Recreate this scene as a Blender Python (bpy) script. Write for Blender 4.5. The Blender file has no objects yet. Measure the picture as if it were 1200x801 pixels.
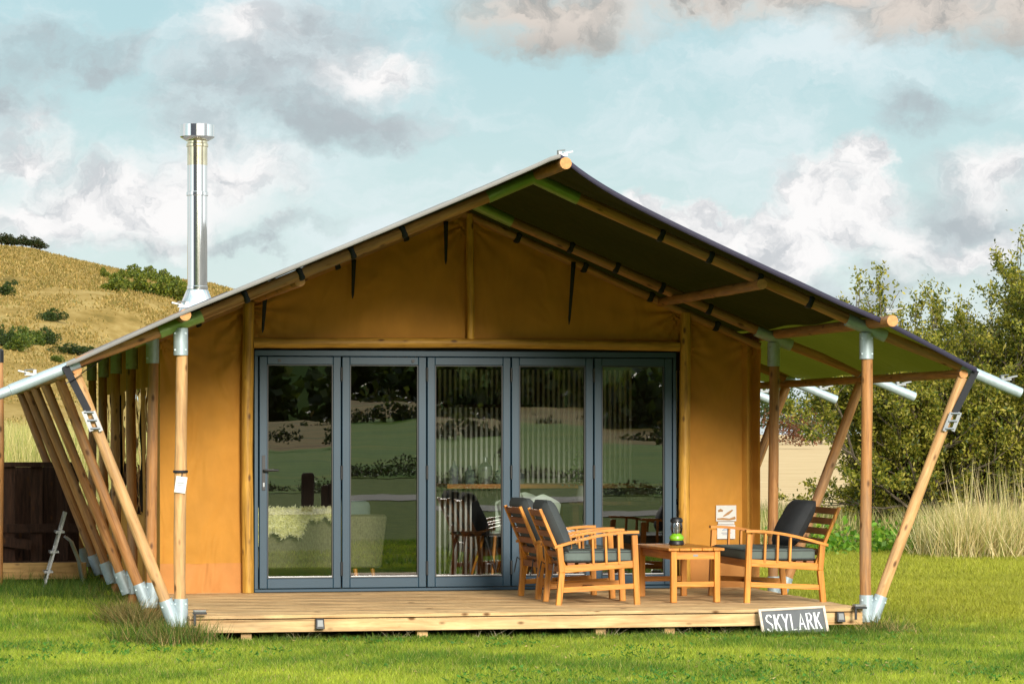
import bpy, math, random
import numpy as np
from mathutils import Vector, Matrix
R = math.radians
random.seed(7); rng = np.random.default_rng(11)
C = bpy.context.scene.collection
S = bpy.context.scene

# ------------------------------------------------------------------ camera, sky, sun, exposure
TH = math.atan(720/3500)
CAM = Vector((-4.879, -25.643, 1.57))
cd = bpy.data.cameras.new('camera'); cam = bpy.data.objects.new('camera', cd); C.objects.link(cam)
cam.location = CAM; cam.rotation_euler = (R(90), 0, -TH)
cd.sensor_width = 36; cd.lens = 36*3500/1200; cd.shift_y = 0.09125
cd.clip_start = 0.5; cd.clip_end = 6000
S.camera = cam

SUN_AZ, SUN_EL = R(175), R(18)          # azimuth clockwise from +Y
sdir = Vector((math.sin(SUN_AZ)*math.cos(SUN_EL), math.cos(SUN_AZ)*math.cos(SUN_EL), math.sin(SUN_EL)))
sl = bpy.data.lights.new('sun', 'SUN'); sun = bpy.data.objects.new('sun', sl); C.objects.link(sun)
sl.energy = 3.3; sl.angle = R(14); sl.color = (1.0, .93, .82)
sun.rotation_euler = sdir.to_track_quat('Z', 'Y').to_euler(); sun.location = (0, -40, 40)

S.view_settings.view_transform = 'Standard'; S.view_settings.look = 'None'
S.view_settings.exposure = 0.42; S.view_settings.gamma = 1; S.view_settings.use_curve_mapping = False

def build_world():
    w = bpy.data.worlds.new('World'); S.world = w; w.use_nodes = True
    nt = w.node_tree; N = nt.nodes; L = nt.links; N.clear()
    def node(t, **k):
        n = N.new(t)
        for a, b in k.items(): setattr(n, a, b)
        return n
    def math_(op, a, b=None, c=None):
        n = node('ShaderNodeMath', operation=op)
        for i, v in enumerate((a, b, c)):
            if v is None: continue
            if isinstance(v, (int, float)): n.inputs[i].default_value = v
            else: L.new(v, n.inputs[i])
        return n.outputs[0]
    def mix(f, a, b):
        n = node('ShaderNodeMix', data_type='RGBA')
        for s, v in ((0, f), (6, a), (7, b)):
            if isinstance(v, tuple): n.inputs[s].default_value = (*v, 1)
            elif isinstance(v, (int, float)): n.inputs[s].default_value = v
            else: L.new(v, n.inputs[s])
        return n.outputs[2]
    def ramp(v, a, b, lo=0.0, hi=1.0):
        n = node('ShaderNodeMapRange', interpolation_type='SMOOTHSTEP'); L.new(v, n.inputs[0])
        for i, x in enumerate((a, b, lo, hi)): n.inputs[i+1].default_value = x
        return n.outputs[0]
    sky = node('ShaderNodeTexSky', sky_type='NISHITA'); sky.sun_disc = False
    sky.sun_elevation = SUN_EL; sky.sun_rotation = SUN_AZ; sky.air_density = 1.2; sky.dust_density = 1.5
    tc = node('ShaderNodeTexCoord')
    sp = node('ShaderNodeSeparateXYZ'); L.new(tc.outputs['Generated'], sp.inputs[0])
    az = math_('MULTIPLY', math_('ARCTAN2', sp.outputs[0], sp.outputs[1]), 57.2958)
    el = math_('MULTIPLY', math_('ARCSINE', sp.outputs[2]), 57.2958)
    cb = node('ShaderNodeCombineXYZ'); L.new(az, cb.inputs[0]); L.new(el, cb.inputs[1])
    def noise(vec, scale, detail=5, rough=.55, stretch=(1, 1, 1), off=(0, 0, 0), color=False):
        m = node('ShaderNodeMapping'); L.new(vec, m.inputs[0])
        m.inputs['Scale'].default_value = stretch; m.inputs['Location'].default_value = off
        n = node('ShaderNodeTexNoise'); L.new(m.outputs[0], n.inputs['Vector'])
        n.inputs['Scale'].default_value = scale; n.inputs['Detail'].default_value = detail
        n.inputs['Roughness'].default_value = rough
        return n.outputs['Color' if color else 'Fac']
    # warp the direction so that the cloud edges billow
    def warp(vec, scale, amp, off, detail=4):
        nc = noise(vec, scale, detail, .6, (1, 1.2, 1), off, True)
        a = node('ShaderNodeVectorMath', operation='SUBTRACT'); L.new(nc, a.inputs[0]); a.inputs[1].default_value = (.5, .5, .5)
        b = node('ShaderNodeVectorMath', operation='MULTIPLY_ADD'); L.new(a.outputs[0], b.inputs[0])
        b.inputs[1].default_value = (amp, amp, 0); L.new(vec, b.inputs[2]); return b.outputs[0]
    wv = warp(warp(cb.outputs[0], .5, 2.2, (3, 1, 0), 5), 2.2, .55, (5, 2, 0), 8)
    wv2 = warp(warp(cb.outputs[0], .38, 3.4, (9, 5, 2), 6), 1.8, .6, (1, 8, 2), 8)
    def blob(vec, px, py, rx, ry, soft=.55):
        a = math.degrees(math.atan((px-600)/3500) + TH); e = math.degrees(math.atan((510-py)/3500))
        m = node('ShaderNodeMapping', vector_type='TEXTURE'); L.new(vec, m.inputs[0])
        m.inputs['Location'].default_value = (a, e, 0)
        m.inputs['Scale'].default_value = (rx/61.0, ry/61.0, 1)
        l = node('ShaderNodeVectorMath', operation='LENGTH'); L.new(m.outputs[0], l.inputs[0])
        return ramp(l.outputs['Value'], 1+soft*.55, 1-soft, 0, 1)
    def union(vec, bl, soft=.55):
        o = None
        for b in bl:
            k = blob(vec, *b[:4], b[4] if len(b) > 4 else soft)
            o = k if o is None else math_('MAXIMUM', o, k)
        return o
    teal = ramp(el, -1, 9, 0, 1)
    base = mix(teal, (.60, .69, .71), (.335, .515, .565))
    nish = node('ShaderNodeVectorMath', operation='SCALE'); L.new(sky.outputs[0], nish.inputs[0]); nish.inputs[3].default_value = .10
    base = mix(.2, base, nish.outputs[0])
    # thin veil
    veil = ramp(noise(wv2, .34, 7, .6, (.6, 1.3, 1)), .40, .66, 0, .8)
    col = mix(veil, base, (.605, .67, .69))
    # scattered cloud away from the photographed part of the sky
    hi = ramp(el, 8.5, 15, 0, 1)
    far = ramp(math_('ABSOLUTE', math_('SUBTRACT', az, 11.6)), 11, 16, 0, 1)
    out = math_('MAXIMUM', hi, far)
    n3 = noise(tc.outputs['Generated'], 3.2, 8, .58, (1, 1, 2.2), (4, 2, 1))
    col = mix(math_('MULTIPLY', ramp(n3, .44, .62, 0, .9), out), col, (.80, .79, .79))
    col = mix(math_('MULTIPLY', ramp(n3, .56, .74, 0, .8), out), col, (.47, .49, .52))
    # soft grey cloud
    fine = noise(wv, .9, 7, .62, (.8, 1.2, 1), (1, 7, 0))
    g = union(wv2, [(395, 128, 135, 40), (270, 120, 110, 62, .8), (20, 105, 60, 46), (95, 60, 70, 34, .8),
                    (330, 70, 120, 50, .9), (250, 272, 150, 16), (1125, 262, 85, 70, .8), (1000, 330, 95, 34, .8), (1085, 128, 60, 26, .9)], .7)
    g = math_('MULTIPLY', g, ramp(fine, .30, .62, .35, 1))
    col = mix(math_('MULTIPLY', g, .85), col, (.325, .36, .385))
    # bright heaps
    wb = union(wv, [(150, 245, 170, 52, .6), (255, 215, 90, 42, .6), (40, 265, 90, 40, .7), (450, 90, 70, 30, .8), (290, 30, 60, 26, .8), (20, 180, 70, 40, .8),
                    (1012, 192, 44, 48), (985, 238, 78, 54), (905, 290, 78, 56), (812, 262, 66, 34), (1045, 280, 40, 40, .7), (1170, 205, 66, 38, .8), (1120, 290, 80, 22, .8)], .34)
    shade = ramp(noise(wv, .9, 8, .62, (1, 1.2, 1), (2, 9, 0)), .34, .58, 0, 1)
    white = mix(shade, (.46, .48, .50), (.735, .725, .72))
    col = mix(math_('MULTIPLY', wb, ramp(fine, .20, .46, .75, 1)), col, white)
    # warm grey band at the top
    tb = union(wv, [(650, 12, 120, 40), (830, -24, 220, 46), (1085, 22, 120, 50), (1230, 20, 110, 50), (960, -30, 200, 60)], .6)
    low = ramp(el, 6.9, 8.0, 0, 1)
    warm = mix(math_('MULTIPLY', low, shade), (.31, .30, .285), (.56, .50, .45))
    col = mix(math_('MULTIPLY', tb, .95), col, warm)
    # dark cloud patches added low in the unseen sky to stripe the flue's reflection
    def blob_az(a, e, ra, re):
        m = node('ShaderNodeMapping', vector_type='TEXTURE'); L.new(cb.outputs[0], m.inputs[0]); m.inputs['Location'].default_value = (a, e, 0); m.inputs['Scale'].default_value = (ra, re, 1)
        l = node('ShaderNodeVectorMath', operation='LENGTH'); L.new(m.outputs[0], l.inputs[0]); return ramp(l.outputs['Value'], 1.1, .8)
    col = mix(math_('MAXIMUM', blob_az(-150, 6, 22, 18), math_('MULTIPLY', blob_az(128, 4, 13, 9), .7)), col, (.045, .05, .06))
    # unseen hazy sky towards the sun is boosted, an added soft front fill
    dp = node('ShaderNodeVectorMath', operation='DOT_PRODUCT'); L.new(tc.outputs['Generated'], dp.inputs[0]); dp.inputs[1].default_value = tuple(sdir)
    glow = ramp(dp.outputs['Value'], -.35, 1.0, 1.0, 2.3)
    gs = node('ShaderNodeVectorMath', operation='SCALE'); L.new(col, gs.inputs[0]); L.new(glow, gs.inputs[3]); col = gs.outputs[0]
    # below the horizon
    col = mix(ramp(el, -.2, -1.5), col, (.30, .28, .16))
    sc = node('ShaderNodeVectorMath', operation='SCALE'); L.new(col, sc.inputs[0]); sc.inputs[3].default_value = 10
    bg = node('ShaderNodeBackground'); L.new(sc.outputs[0], bg.inputs[0]); bg.inputs[1].default_value = .10
    o = node('ShaderNodeOutputWorld'); L.new(bg.outputs[0], o.inputs[0])
    w.cycles.sampling_method = 'MANUAL'; w.cycles.sample_map_resolution = 1024
build_world()

# ------------------------------------------------------------------ helpers
class MB:
    def __init__(s): s.v, s.f, s.sm = [], [], []
    def add(s, vs, fs, sm=False):
        b = len(s.v); s.v += [tuple(p) for p in vs]
        for f in fs: s.f.append([b+i for i in f]); s.sm.append(sm)
        return s
    def box(s, c, d, M=None):
        x, y, z = d[0]/2, d[1]/2, d[2]/2
        vs = [Vector((a*x, b*y, e*z)) for a in (-1, 1) for b in (-1, 1) for e in (-1, 1)]
        if M: vs = [M @ v for v in vs]
        c = Vector(c)
        return s.add([v+c for v in vs], [(0, 1, 3, 2), (4, 6, 7, 5), (0, 4, 5, 1), (2, 3, 7, 6), (0, 2, 6, 4), (1, 5, 7, 3)])
    def bb(s, a, b):      # box from corner to corner
        return s.box([(p+q)/2 for p, q in zip(a, b)], [abs(q-p) for p, q in zip(a, b)])
    def bar(s, p0, p1, w, h, up=(0, 0, 1)):   # rectangular bar from p0 to p1
        p0, p1 = Vector(p0), Vector(p1); d = (p1-p0).normalized(); up = Vector(up)
        sx = d.cross(up).normalized(); u = sx.cross(d)
        vs = [p + sx*a*w/2 + u*b*h/2 for p in (p0, p1) for a, b in ((-1, -1), (1, -1), (1, 1), (-1, 1))]
        return s.add(vs, [(3, 2, 1, 0), (4, 5, 6, 7), (0, 1, 5, 4), (1, 2, 6, 5), (2, 3, 7, 6), (3, 0, 4, 7)])
    def path(s, pts, r, n=8, cap=True):
        pts = [Vector(p) for p in pts]; rs = r if isinstance(r, (list, tuple)) else [r]*len(pts)
        b = len(s.v); ux = None
        for i, p in enumerate(pts):
            d = (pts[min(i+1, len(pts)-1)] - pts[max(i-1, 0)]).normalized()
            ref = ux if ux is not None else (Vector((1, 0, 0)) if abs(d.x) < .8 else Vector((0, 1, 0)))
            ux = (ref - d*ref.dot(d)).normalized(); uy = d.cross(ux)
            for k in range(n):
                a = 2*math.pi*k/n; s.v.append(tuple(p + (ux*math.cos(a)+uy*math.sin(a))*rs[i]))
        for i in range(len(pts)-1):
            for k in range(n):
                k2 = (k+1) % n
                s.f.append([b+i*n+k, b+i*n+k2, b+(i+1)*n+k2, b+(i+1)*n+k]); s.sm.append(True)
        if cap:
            s.f.append([b+k for k in range(n)][::-1]); s.sm.append(False)
            s.f.append([b+(len(pts)-1)*n+k for k in range(n)]); s.sm.append(False)
        return s
    def lathe(s, prof, c=(0, 0, 0), n=24, cap=True):
        b = len(s.v)
        for r, z in prof:
            for k in range(n):
                a = 2*math.pi*k/n; s.v.append((c[0]+r*math.cos(a), c[1]+r*math.sin(a), c[2]+z))
        for i in range(len(prof)-1):
            for k in range(n):
                k2 = (k+1) % n
                s.f.append([b+i*n+k, b+i*n+k2, b+(i+1)*n+k2, b+(i+1)*n+k]); s.sm.append(True)
        if cap:
            s.f.append([b+k for k in range(n)][::-1]); s.sm.append(False)
            s.f.append([b+(len(prof)-1)*n+k for k in range(n)]); s.sm.append(False)
        return s
    def grid(s, fn, nu, nv, sm=True):
        b = len(s.v)
        for i in range(nu+1):
            for j in range(nv+1): s.v.append(tuple(fn(i/nu, j/nv)))
        for i in range(nu):
            for j in range(nv):
                a = b+i*(nv+1)+j; s.f.append([a, a+nv+1, a+nv+2, a+1]); s.sm.append(sm)
        return s
    def build(s, name, m, parent=None, loc=None, rot=None, bevel=0, solid=0, subd=0):
        me = bpy.data.meshes.new(name); me.from_pydata(s.v, [], s.f)
        me.polygons.foreach_set('use_smooth', s.sm); me.materials.append(m); me.update()
        me.set_sharp_from_angle(angle=R(38))
        o = bpy.data.objects.new(name, me); C.objects.link(o)
        if parent: o.parent = parent
        if loc is not None: o.location = loc
        if rot is not None: o.rotation_euler = rot
        if solid:
            d = o.modifiers.new('solid', 'SOLIDIFY'); d.thickness = solid; d.offset = 0
        if bevel:
            d = o.modifiers.new('bevel', 'BEVEL'); d.width = bevel; d.segments = 2; d.limit_method = 'ANGLE'; d.harden_normals = False
        if subd:
            d = o.modifiers.new('sub', 'SUBSURF'); d.levels = subd; d.render_levels = subd
        return o
def tag(o, label, cat, group=None, kind=None):
    o['label'] = label; o['category'] = cat
    if group: o['group'] = group
    if kind: o['kind'] = kind
    return o
def thing(name, label, cat, loc=(0, 0, 0), rz=0, group=None):
    o = bpy.data.objects.new(name, None); C.objects.link(o); o.location = loc; o.rotation_euler = (0, 0, rz)
    o.empty_display_size = .1
    return tag(o, label, cat, group)
def struct(o): o['kind'] = 'structure'; return o
def stuff(o, label, cat): return tag(o, label, cat, kind='stuff')
def copy_tree(o, parent=None):
    c = o.copy(); C.objects.link(c)
    if parent: c.parent = parent
    for ch in list(o.children): copy_tree(ch, c)
    return c
def raw_mesh(name, co, loops, starts, m, cols=None, smooth=False, parent=None):
    me = bpy.data.meshes.new(name); co = np.asarray(co, np.float32)
    me.vertices.add(len(co)); me.vertices.foreach_set('co', co.ravel())
    me.loops.add(len(loops)); me.loops.foreach_set('vertex_index', np.asarray(loops, np.int32))
    me.polygons.add(len(starts)); me.polygons.foreach_set('loop_start', np.asarray(starts, np.int32))
    if smooth: me.polygons.foreach_set('use_smooth', np.ones(len(starts), bool))
    me.update(calc_edges=True)
    if cols is not None:
        a = me.color_attributes.new('tint', 'FLOAT_COLOR', 'POINT')
        c4 = np.ones((len(co), 4), np.float32); c4[:, :3] = cols; a.data.foreach_set('color', c4.ravel())
    me.materials.append(m)
    o = bpy.data.objects.new(name, me); C.objects.link(o)
    if parent: o.parent = parent
    return o

# ------------------------------------------------------------------ materials
def newmat(name):
    m = bpy.data.materials.new(name); m.use_nodes = True; nt = m.node_tree
    b = nt.nodes['Principled BSDF']; return m, nt, b
def setc(n, i, v):
    n.inputs[i].default_value = (*v, 1) if isinstance(v, tuple) and len(v) == 3 else v
def plain(name, col, rough=.6, metal=0, var=.12, scale=6, bump=.0, bscale=40, spec=.5, stretch=(1, 1, 1), coat=0):
    m, nt, b = newmat(name); N, L = nt.nodes, nt.links
    tc = N.new('ShaderNodeTexCoord'); mp = N.new('ShaderNodeMapping'); L.new(tc.outputs['Object'], mp.inputs[0]); mp.inputs['Scale'].default_value = stretch
    n = N.new('ShaderNodeTexNoise'); L.new(mp.outputs[0], n.inputs['Vector']); n.inputs['Scale'].default_value = scale; n.inputs['Detail'].default_value = 6; n.inputs['Roughness'].default_value = .65
    r = N.new('ShaderNodeValToRGB'); L.new(n.outputs['Fac'], r.inputs[0])
    r.color_ramp.elements[0].position = .3; r.color_ramp.elements[1].position = .7
    r.color_ramp.elements[0].color = (*[c*(1-var) for c in col], 1); r.color_ramp.elements[1].color = (*[min(1, c*(1+var)) for c in col], 1)
    L.new(r.outputs[0], b.inputs['Base Color']); b.inputs['Roughness'].default_value = rough; b.inputs['Metallic'].default_value = metal
    b.inputs['Specular IOR Level'].default_value = spec
    if coat: b.inputs['Coat Weight'].default_value = coat
    if bump:
        n2 = N.new('ShaderNodeTexNoise'); L.new(mp.outputs[0], n2.inputs['Vector']); n2.inputs['Scale'].default_value = bscale; n2.inputs['Detail'].default_value = 4
        bm = N.new('ShaderNodeBump'); bm.inputs['Strength'].default_value = bump; bm.inputs['Distance'].default_value = .01
        L.new(n2.outputs['Fac'], bm.inputs['Height']); L.new(bm.outputs[0], b.inputs['Normal'])
    return m
def wood(name, dark, light, axis='z', rough=.6, knots=True, scale=1.0, knotcol=(.10, .04, .012), rnd=.25, grey=0):
    m, nt, b = newmat(name); N, L = nt.nodes, nt.links
    tc = N.new('ShaderNodeTexCoord'); oi = N.new('ShaderNodeObjectInfo')
    off = N.new('ShaderNodeVectorMath'); off.operation = 'MULTIPLY_ADD'
    L.new(oi.outputs['Random'], off.inputs[0]); off.inputs[1].default_value = (7, 13, 29); L.new(tc.outputs['Object'], off.inputs[2])
    st = {'x': (.09, 1, 1), 'y': (1, .09, 1), 'z': (1, 1, .09)}[axis]
    mp = N.new('ShaderNodeMapping'); L.new(off.outputs[0], mp.inputs[0]); mp.inputs['Scale'].default_value = st
    n = N.new('ShaderNodeTexNoise'); L.new(mp.outputs[0], n.inputs['Vector']); n.inputs['Scale'].default_value = 38*scale; n.inputs['Detail'].default_value = 5; n.inputs['Roughness'].default_value = .6; n.inputs['Distortion'].default_value = .6
    r = N.new('ShaderNodeValToRGB'); L.new(n.outputs['Fac'], r.inputs[0])
    r.color_ramp.elements[0].position = .28; r.color_ramp.elements[1].position = .68
    r.color_ramp.elements[0].color = (*dark, 1); r.color_ramp.elements[1].color = (*light, 1)
    out = r.outputs[0]
    n0 = N.new('ShaderNodeTexNoise'); L.new(off.outputs[0], n0.inputs['Vector']); n0.inputs['Scale'].default_value = 3.5; n0.inputs['Detail'].default_value = 3
    h = N.new('ShaderNodeMath'); h.operation = 'MULTIPLY_ADD'; L.new(n0.outputs['Fac'], h.inputs[0]); h.inputs[1].default_value = .7; h.inputs[2].default_value = .65
    h2 = N.new('ShaderNodeMath'); h2.operation = 'MULTIPLY_ADD'; L.new(oi.outputs['Random'], h2.inputs[0]); h2.inputs[1].default_value = rnd; L.new(h.outputs[0], h2.inputs[2])
    mu = N.new('ShaderNodeVectorMath'); mu.operation = 'SCALE'; L.new(out, mu.inputs[0]); L.new(h2.outputs[0], mu.inputs[3]); out = mu.outputs[0]
    if grey:
        ng = N.new('ShaderNodeTexNoise'); L.new(mp.outputs[0], ng.inputs['Vector']); ng.inputs['Scale'].default_value = 9; ng.inputs['Detail'].default_value = 7; ng.inputs['Roughness'].default_value = .7
        rg = N.new('ShaderNodeMapRange'); L.new(ng.outputs['Fac'], rg.inputs[0]); rg.inputs[1].default_value = .46; rg.inputs[2].default_value = .66; rg.inputs[3].default_value = 0; rg.inputs[4].default_value = grey
        mg = N.new('ShaderNodeMix'); mg.data_type = 'RGBA'; L.new(rg.outputs[0], mg.inputs[0]); L.new(out, mg.inputs[6]); mg.inputs[7].default_value = (.19, .15, .105, 1); out = mg.outputs[2]
    mc = N.new('ShaderNodeMapping'); L.new(off.outputs[0], mc.inputs[0]); mc.inputs['Scale'].default_value = [1 if q > .5 else .02 for q in st]
    nc = N.new('ShaderNodeTexNoise'); L.new(mc.outputs[0], nc.inputs['Vector']); nc.inputs['Scale'].default_value = 34*scale; nc.inputs['Detail'].default_value = 2
    rc = N.new('ShaderNodeMapRange'); L.new(nc.outputs['Fac'], rc.inputs[0]); rc.inputs[1].default_value = .66; rc.inputs[2].default_value = .70; rc.inputs[3].default_value = 0; rc.inputs[4].default_value = .6
    mxc = N.new('ShaderNodeMix'); mxc.data_type = 'RGBA'; L.new(rc.outputs[0], mxc.inputs[0]); L.new(out, mxc.inputs[6]); mxc.inputs[7].default_value = (*[q*.35 for q in dark], 1); out = mxc.outputs[2]
    if knots:
        st2 = {'x': (5, 11, 11), 'y': (11, 5, 11), 'z': (11, 11, 5)}[axis]
        mk = N.new('ShaderNodeMapping'); L.new(off.outputs[0], mk.inputs[0]); mk.inputs['Scale'].default_value = st2
        vo = N.new('ShaderNodeTexVoronoi'); L.new(mk.outputs[0], vo.inputs['Vector']); vo.inputs['Scale'].default_value = 1.0
        kr = N.new('ShaderNodeMapRange'); L.new(vo.outputs['Distance'], kr.inputs[0])
        kr.inputs[1].default_value = .08; kr.inputs[2].default_value = .20; kr.inputs[3].default_value = .9; kr.inputs[4].default_value = 0
        mx = N.new('ShaderNodeMix'); mx.data_type = 'RGBA'; L.new(kr.outputs[0], mx.inputs[0]); L.new(out, mx.inputs[6]); mx.inputs[7].default_value = (*knotcol, 1)
        out = mx.outputs[2]
    L.new(out, b.inputs['Base Color']); b.inputs['Roughness'].default_value = rough; b.inputs['Specular IOR Level'].default_value = .35 if rough < .7 else .12
    bm = N.new('ShaderNodeBump'); bm.inputs['Strength'].default_value = .5; bm.inputs['Distance'].default_value = .005
    L.new(n.outputs['Fac'], bm.inputs['Height']); L.new(bm.outputs[0], b.inputs['Normal'])
    return m
def leafmat(name, tint=1.0, trans=.35, rough=.5):
    m, nt, b = newmat(name); N, L = nt.nodes, nt.links
    a = N.new('ShaderNodeAttribute'); a.attribute_name = 'tint'
    L.new(a.outputs['Color'], b.inputs['Base Color']); b.inputs['Roughness'].default_value = rough; b.inputs['Specular IOR Level'].default_value = .3
    t = N.new('ShaderNodeBsdfTranslucent'); s = N.new('ShaderNodeVectorMath'); s.operation = 'MULTIPLY'
    L.new(a.outputs['Color'], s.inputs[0]); s.inputs[1].default_value = (1.4, 1.5, .8); L.new(s.outputs[0], t.inputs[0])
    mx = N.new('ShaderNodeMixShader'); mx.inputs[0].default_value = trans
    L.new(b.outputs[0], mx.inputs[1]); L.new(t.outputs[0], mx.inputs[2]); L.new(mx.outputs[0], nt.nodes['Material Output'].inputs[0])
    return m
def groundmat(name, cols, scale, rough=1.0, stretch=(1, 1, 1), bump=.6, bs=60, detail=8):
    m, nt, b = newmat(name); N, L = nt.nodes, nt.links
    tc = N.new('ShaderNodeTexCoord'); mp = N.new('ShaderNodeMapping'); L.new(tc.outputs['Object'], mp.inputs[0]); mp.inputs['Scale'].default_value = stretch
    n = N.new('ShaderNodeTexNoise'); L.new(mp.outputs[0], n.inputs['Vector']); n.inputs['Scale'].default_value = scale; n.inputs['Detail'].default_value = detail; n.inputs['Roughness'].default_value = .68
    r = N.new('ShaderNodeValToRGB'); L.new(n.outputs['Fac'], r.inputs[0]); e = r.color_ramp.elements
    while len(e) < len(cols): e.new(.5)
    for i, c in enumerate(cols): e[i].position = .30+.40*i/(len(cols)-1); e[i].color = (*c, 1)
    L.new(r.outputs[0], b.inputs['Base Color']); b.inputs['Roughness'].default_value = rough; b.inputs['Specular IOR Level'].default_value = .1
    n2 = N.new('ShaderNodeTexNoise'); L.new(tc.outputs['Object'], n2.inputs['Vector']); n2.inputs['Scale'].default_value = bs; n2.inputs['Detail'].default_value = 4
    bm = N.new('ShaderNodeBump'); bm.inputs['Strength'].default_value = bump; bm.inputs['Distance'].default_value = .05
    L.new(n2.outputs['Fac'], bm.inputs['Height']); L.new(bm.outputs[0], b.inputs['Normal'])
    return m
def canvas(name, col, fold=.5, trans=.12, tcol=None, under=None, spec=.25):
    m, nt, b = newmat(name); N, L = nt.nodes, nt.links
    tc = N.new('ShaderNodeTexCoord')
    n = N.new('ShaderNodeTexNoise'); L.new(tc.outputs['Object'], n.inputs['Vector']); n.inputs['Scale'].default_value = 1.6; n.inputs['Detail'].default_value = 7; n.inputs['Roughness'].default_value = .6
    r = N.new('ShaderNodeValToRGB'); L.new(n.outputs['Fac'], r.inputs[0]); r.color_ramp.elements[0].position = .3; r.color_ramp.elements[1].position = .7
    r.color_ramp.elements[0].color = (*[c*.84 for c in col], 1); r.color_ramp.elements[1].color = (*[c*1.12 for c in col], 1)
    out = r.outputs[0]
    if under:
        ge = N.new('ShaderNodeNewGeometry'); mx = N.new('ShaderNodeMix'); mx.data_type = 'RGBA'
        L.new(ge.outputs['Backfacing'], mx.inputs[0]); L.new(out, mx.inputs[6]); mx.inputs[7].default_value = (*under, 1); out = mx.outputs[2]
    L.new(out, b.inputs['Base Color']); b.inputs['Roughness'].default_value = .75; b.inputs['Specular IOR Level'].default_value = spec
    # rain streaks and faint stains
    mq = N.new('ShaderNodeMapping'); L.new(tc.outputs['Object'], mq.inputs[0]); mq.inputs['Scale'].default_value = (2.2, 2.2, .8)
    nq = N.new('ShaderNodeTexNoise'); L.new(mq.outputs[0], nq.inputs['Vector']); nq.inputs['Scale'].default_value = 1.3; nq.inputs['Detail'].default_value = 7; nq.inputs['Roughness'].default_value = .7
    rq = N.new('ShaderNodeMapRange'); L.new(nq.outputs['Fac'], rq.inputs[0]); rq.inputs[1].default_value = .35; rq.inputs[2].default_value = .62; rq.inputs[3].default_value = .93; rq.inputs[4].default_value = 1.03
    sq = N.new('ShaderNodeVectorMath'); sq.operation = 'SCALE'; L.new(b.inputs['Base Color'].links[0].from_socket, sq.inputs[0]); L.new(rq.outputs[0], sq.inputs[3]); L.new(sq.outputs[0], b.inputs['Base Color'])
    # creases (slanting, soft) and weave
    mp = N.new('ShaderNodeMapping'); L.new(tc.outputs['Object'], mp.inputs[0]); mp.inputs['Scale'].default_value = (1.7, 1, .9); mp.inputs['Rotation'].default_value = (0, R(38), 0)
    n2 = N.new('ShaderNodeTexNoise'); L.new(mp.outputs[0], n2.inputs['Vector']); n2.inputs['Scale'].default_value = 1.9; n2.inputs['Detail'].default_value = 2; n2.inputs['Distortion'].default_value = .8
    bm = N.new('ShaderNodeBump'); bm.inputs['Strength'].default_value = fold; bm.inputs['Distance'].default_value = .12; L.new(n2.outputs['Fac'], bm.inputs['Height'])
    n3 = N.new('ShaderNodeTexNoise'); L.new(tc.outputs['Object'], n3.inputs['Vector']); n3.inputs['Scale'].default_value = 160; n3.inputs['Detail'].default_value = 2
    b2 = N.new('ShaderNodeBump'); b2.inputs['Strength'].default_value = .12; b2.inputs['Distance'].default_value = .004; L.new(n3.outputs['Fac'], b2.inputs['Height']); L.new(bm.outputs[0], b2.inputs['Normal'])
    L.new(b2.outputs[0], b.inputs['Normal'])
    t = N.new('ShaderNodeBsdfTranslucent'); setc(t, 0, tcol or col)
    ms = N.new('ShaderNodeMixShader'); ms.inputs[0].default_value = trans
    L.new(b.outputs[0], ms.inputs[1]); L.new(t.outputs[0], ms.inputs[2]); L.new(ms.outputs[0], nt.nodes['Material Output'].inputs[0])
    return m
def glassmat(name, refl=2.2, base=.10, tint=(.80, .83, .81), wob=.005):
    m, nt, b = newmat(name); N, L = nt.nodes, nt.links; N.remove(b)
    tr = N.new('ShaderNodeBsdfTransparent'); setc(tr, 0, tint)
    gl = N.new('ShaderNodeBsdfGlossy'); gl.inputs['Roughness'].default_value = 0.0; setc(gl, 0, (1, 1, 1))
    fr = N.new('ShaderNodeFresnel'); fr.inputs[0].default_value = 1.5
    ml = N.new('ShaderNodeMath'); ml.operation = 'MULTIPLY_ADD'; ml.use_clamp = True; L.new(fr.outputs[0], ml.inputs[0]); ml.inputs[1].default_value = refl; ml.inputs[2].default_value = base
    if wob:
        tc = N.new('ShaderNodeTexCoord'); n = N.new('ShaderNodeTexNoise'); L.new(tc.outputs['Object'], n.inputs['Vector']); n.inputs['Scale'].default_value = 1.7; n.inputs['Detail'].default_value = 2
        bm = N.new('ShaderNodeBump'); bm.inputs['Strength'].default_value = wob; bm.inputs['Distance'].default_value = .05; L.new(n.outputs['Fac'], bm.inputs['Height']); L.new(bm.outputs[0], gl.inputs['Normal'])
    mx = N.new('ShaderNodeMixShader'); L.new(ml.outputs[0], mx.inputs[0]); L.new(tr.outputs[0], mx.inputs[1]); L.new(gl.outputs[0], mx.inputs[2])
    L.new(mx.outputs[0], N['Material Output'].inputs[0]); return m

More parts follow.
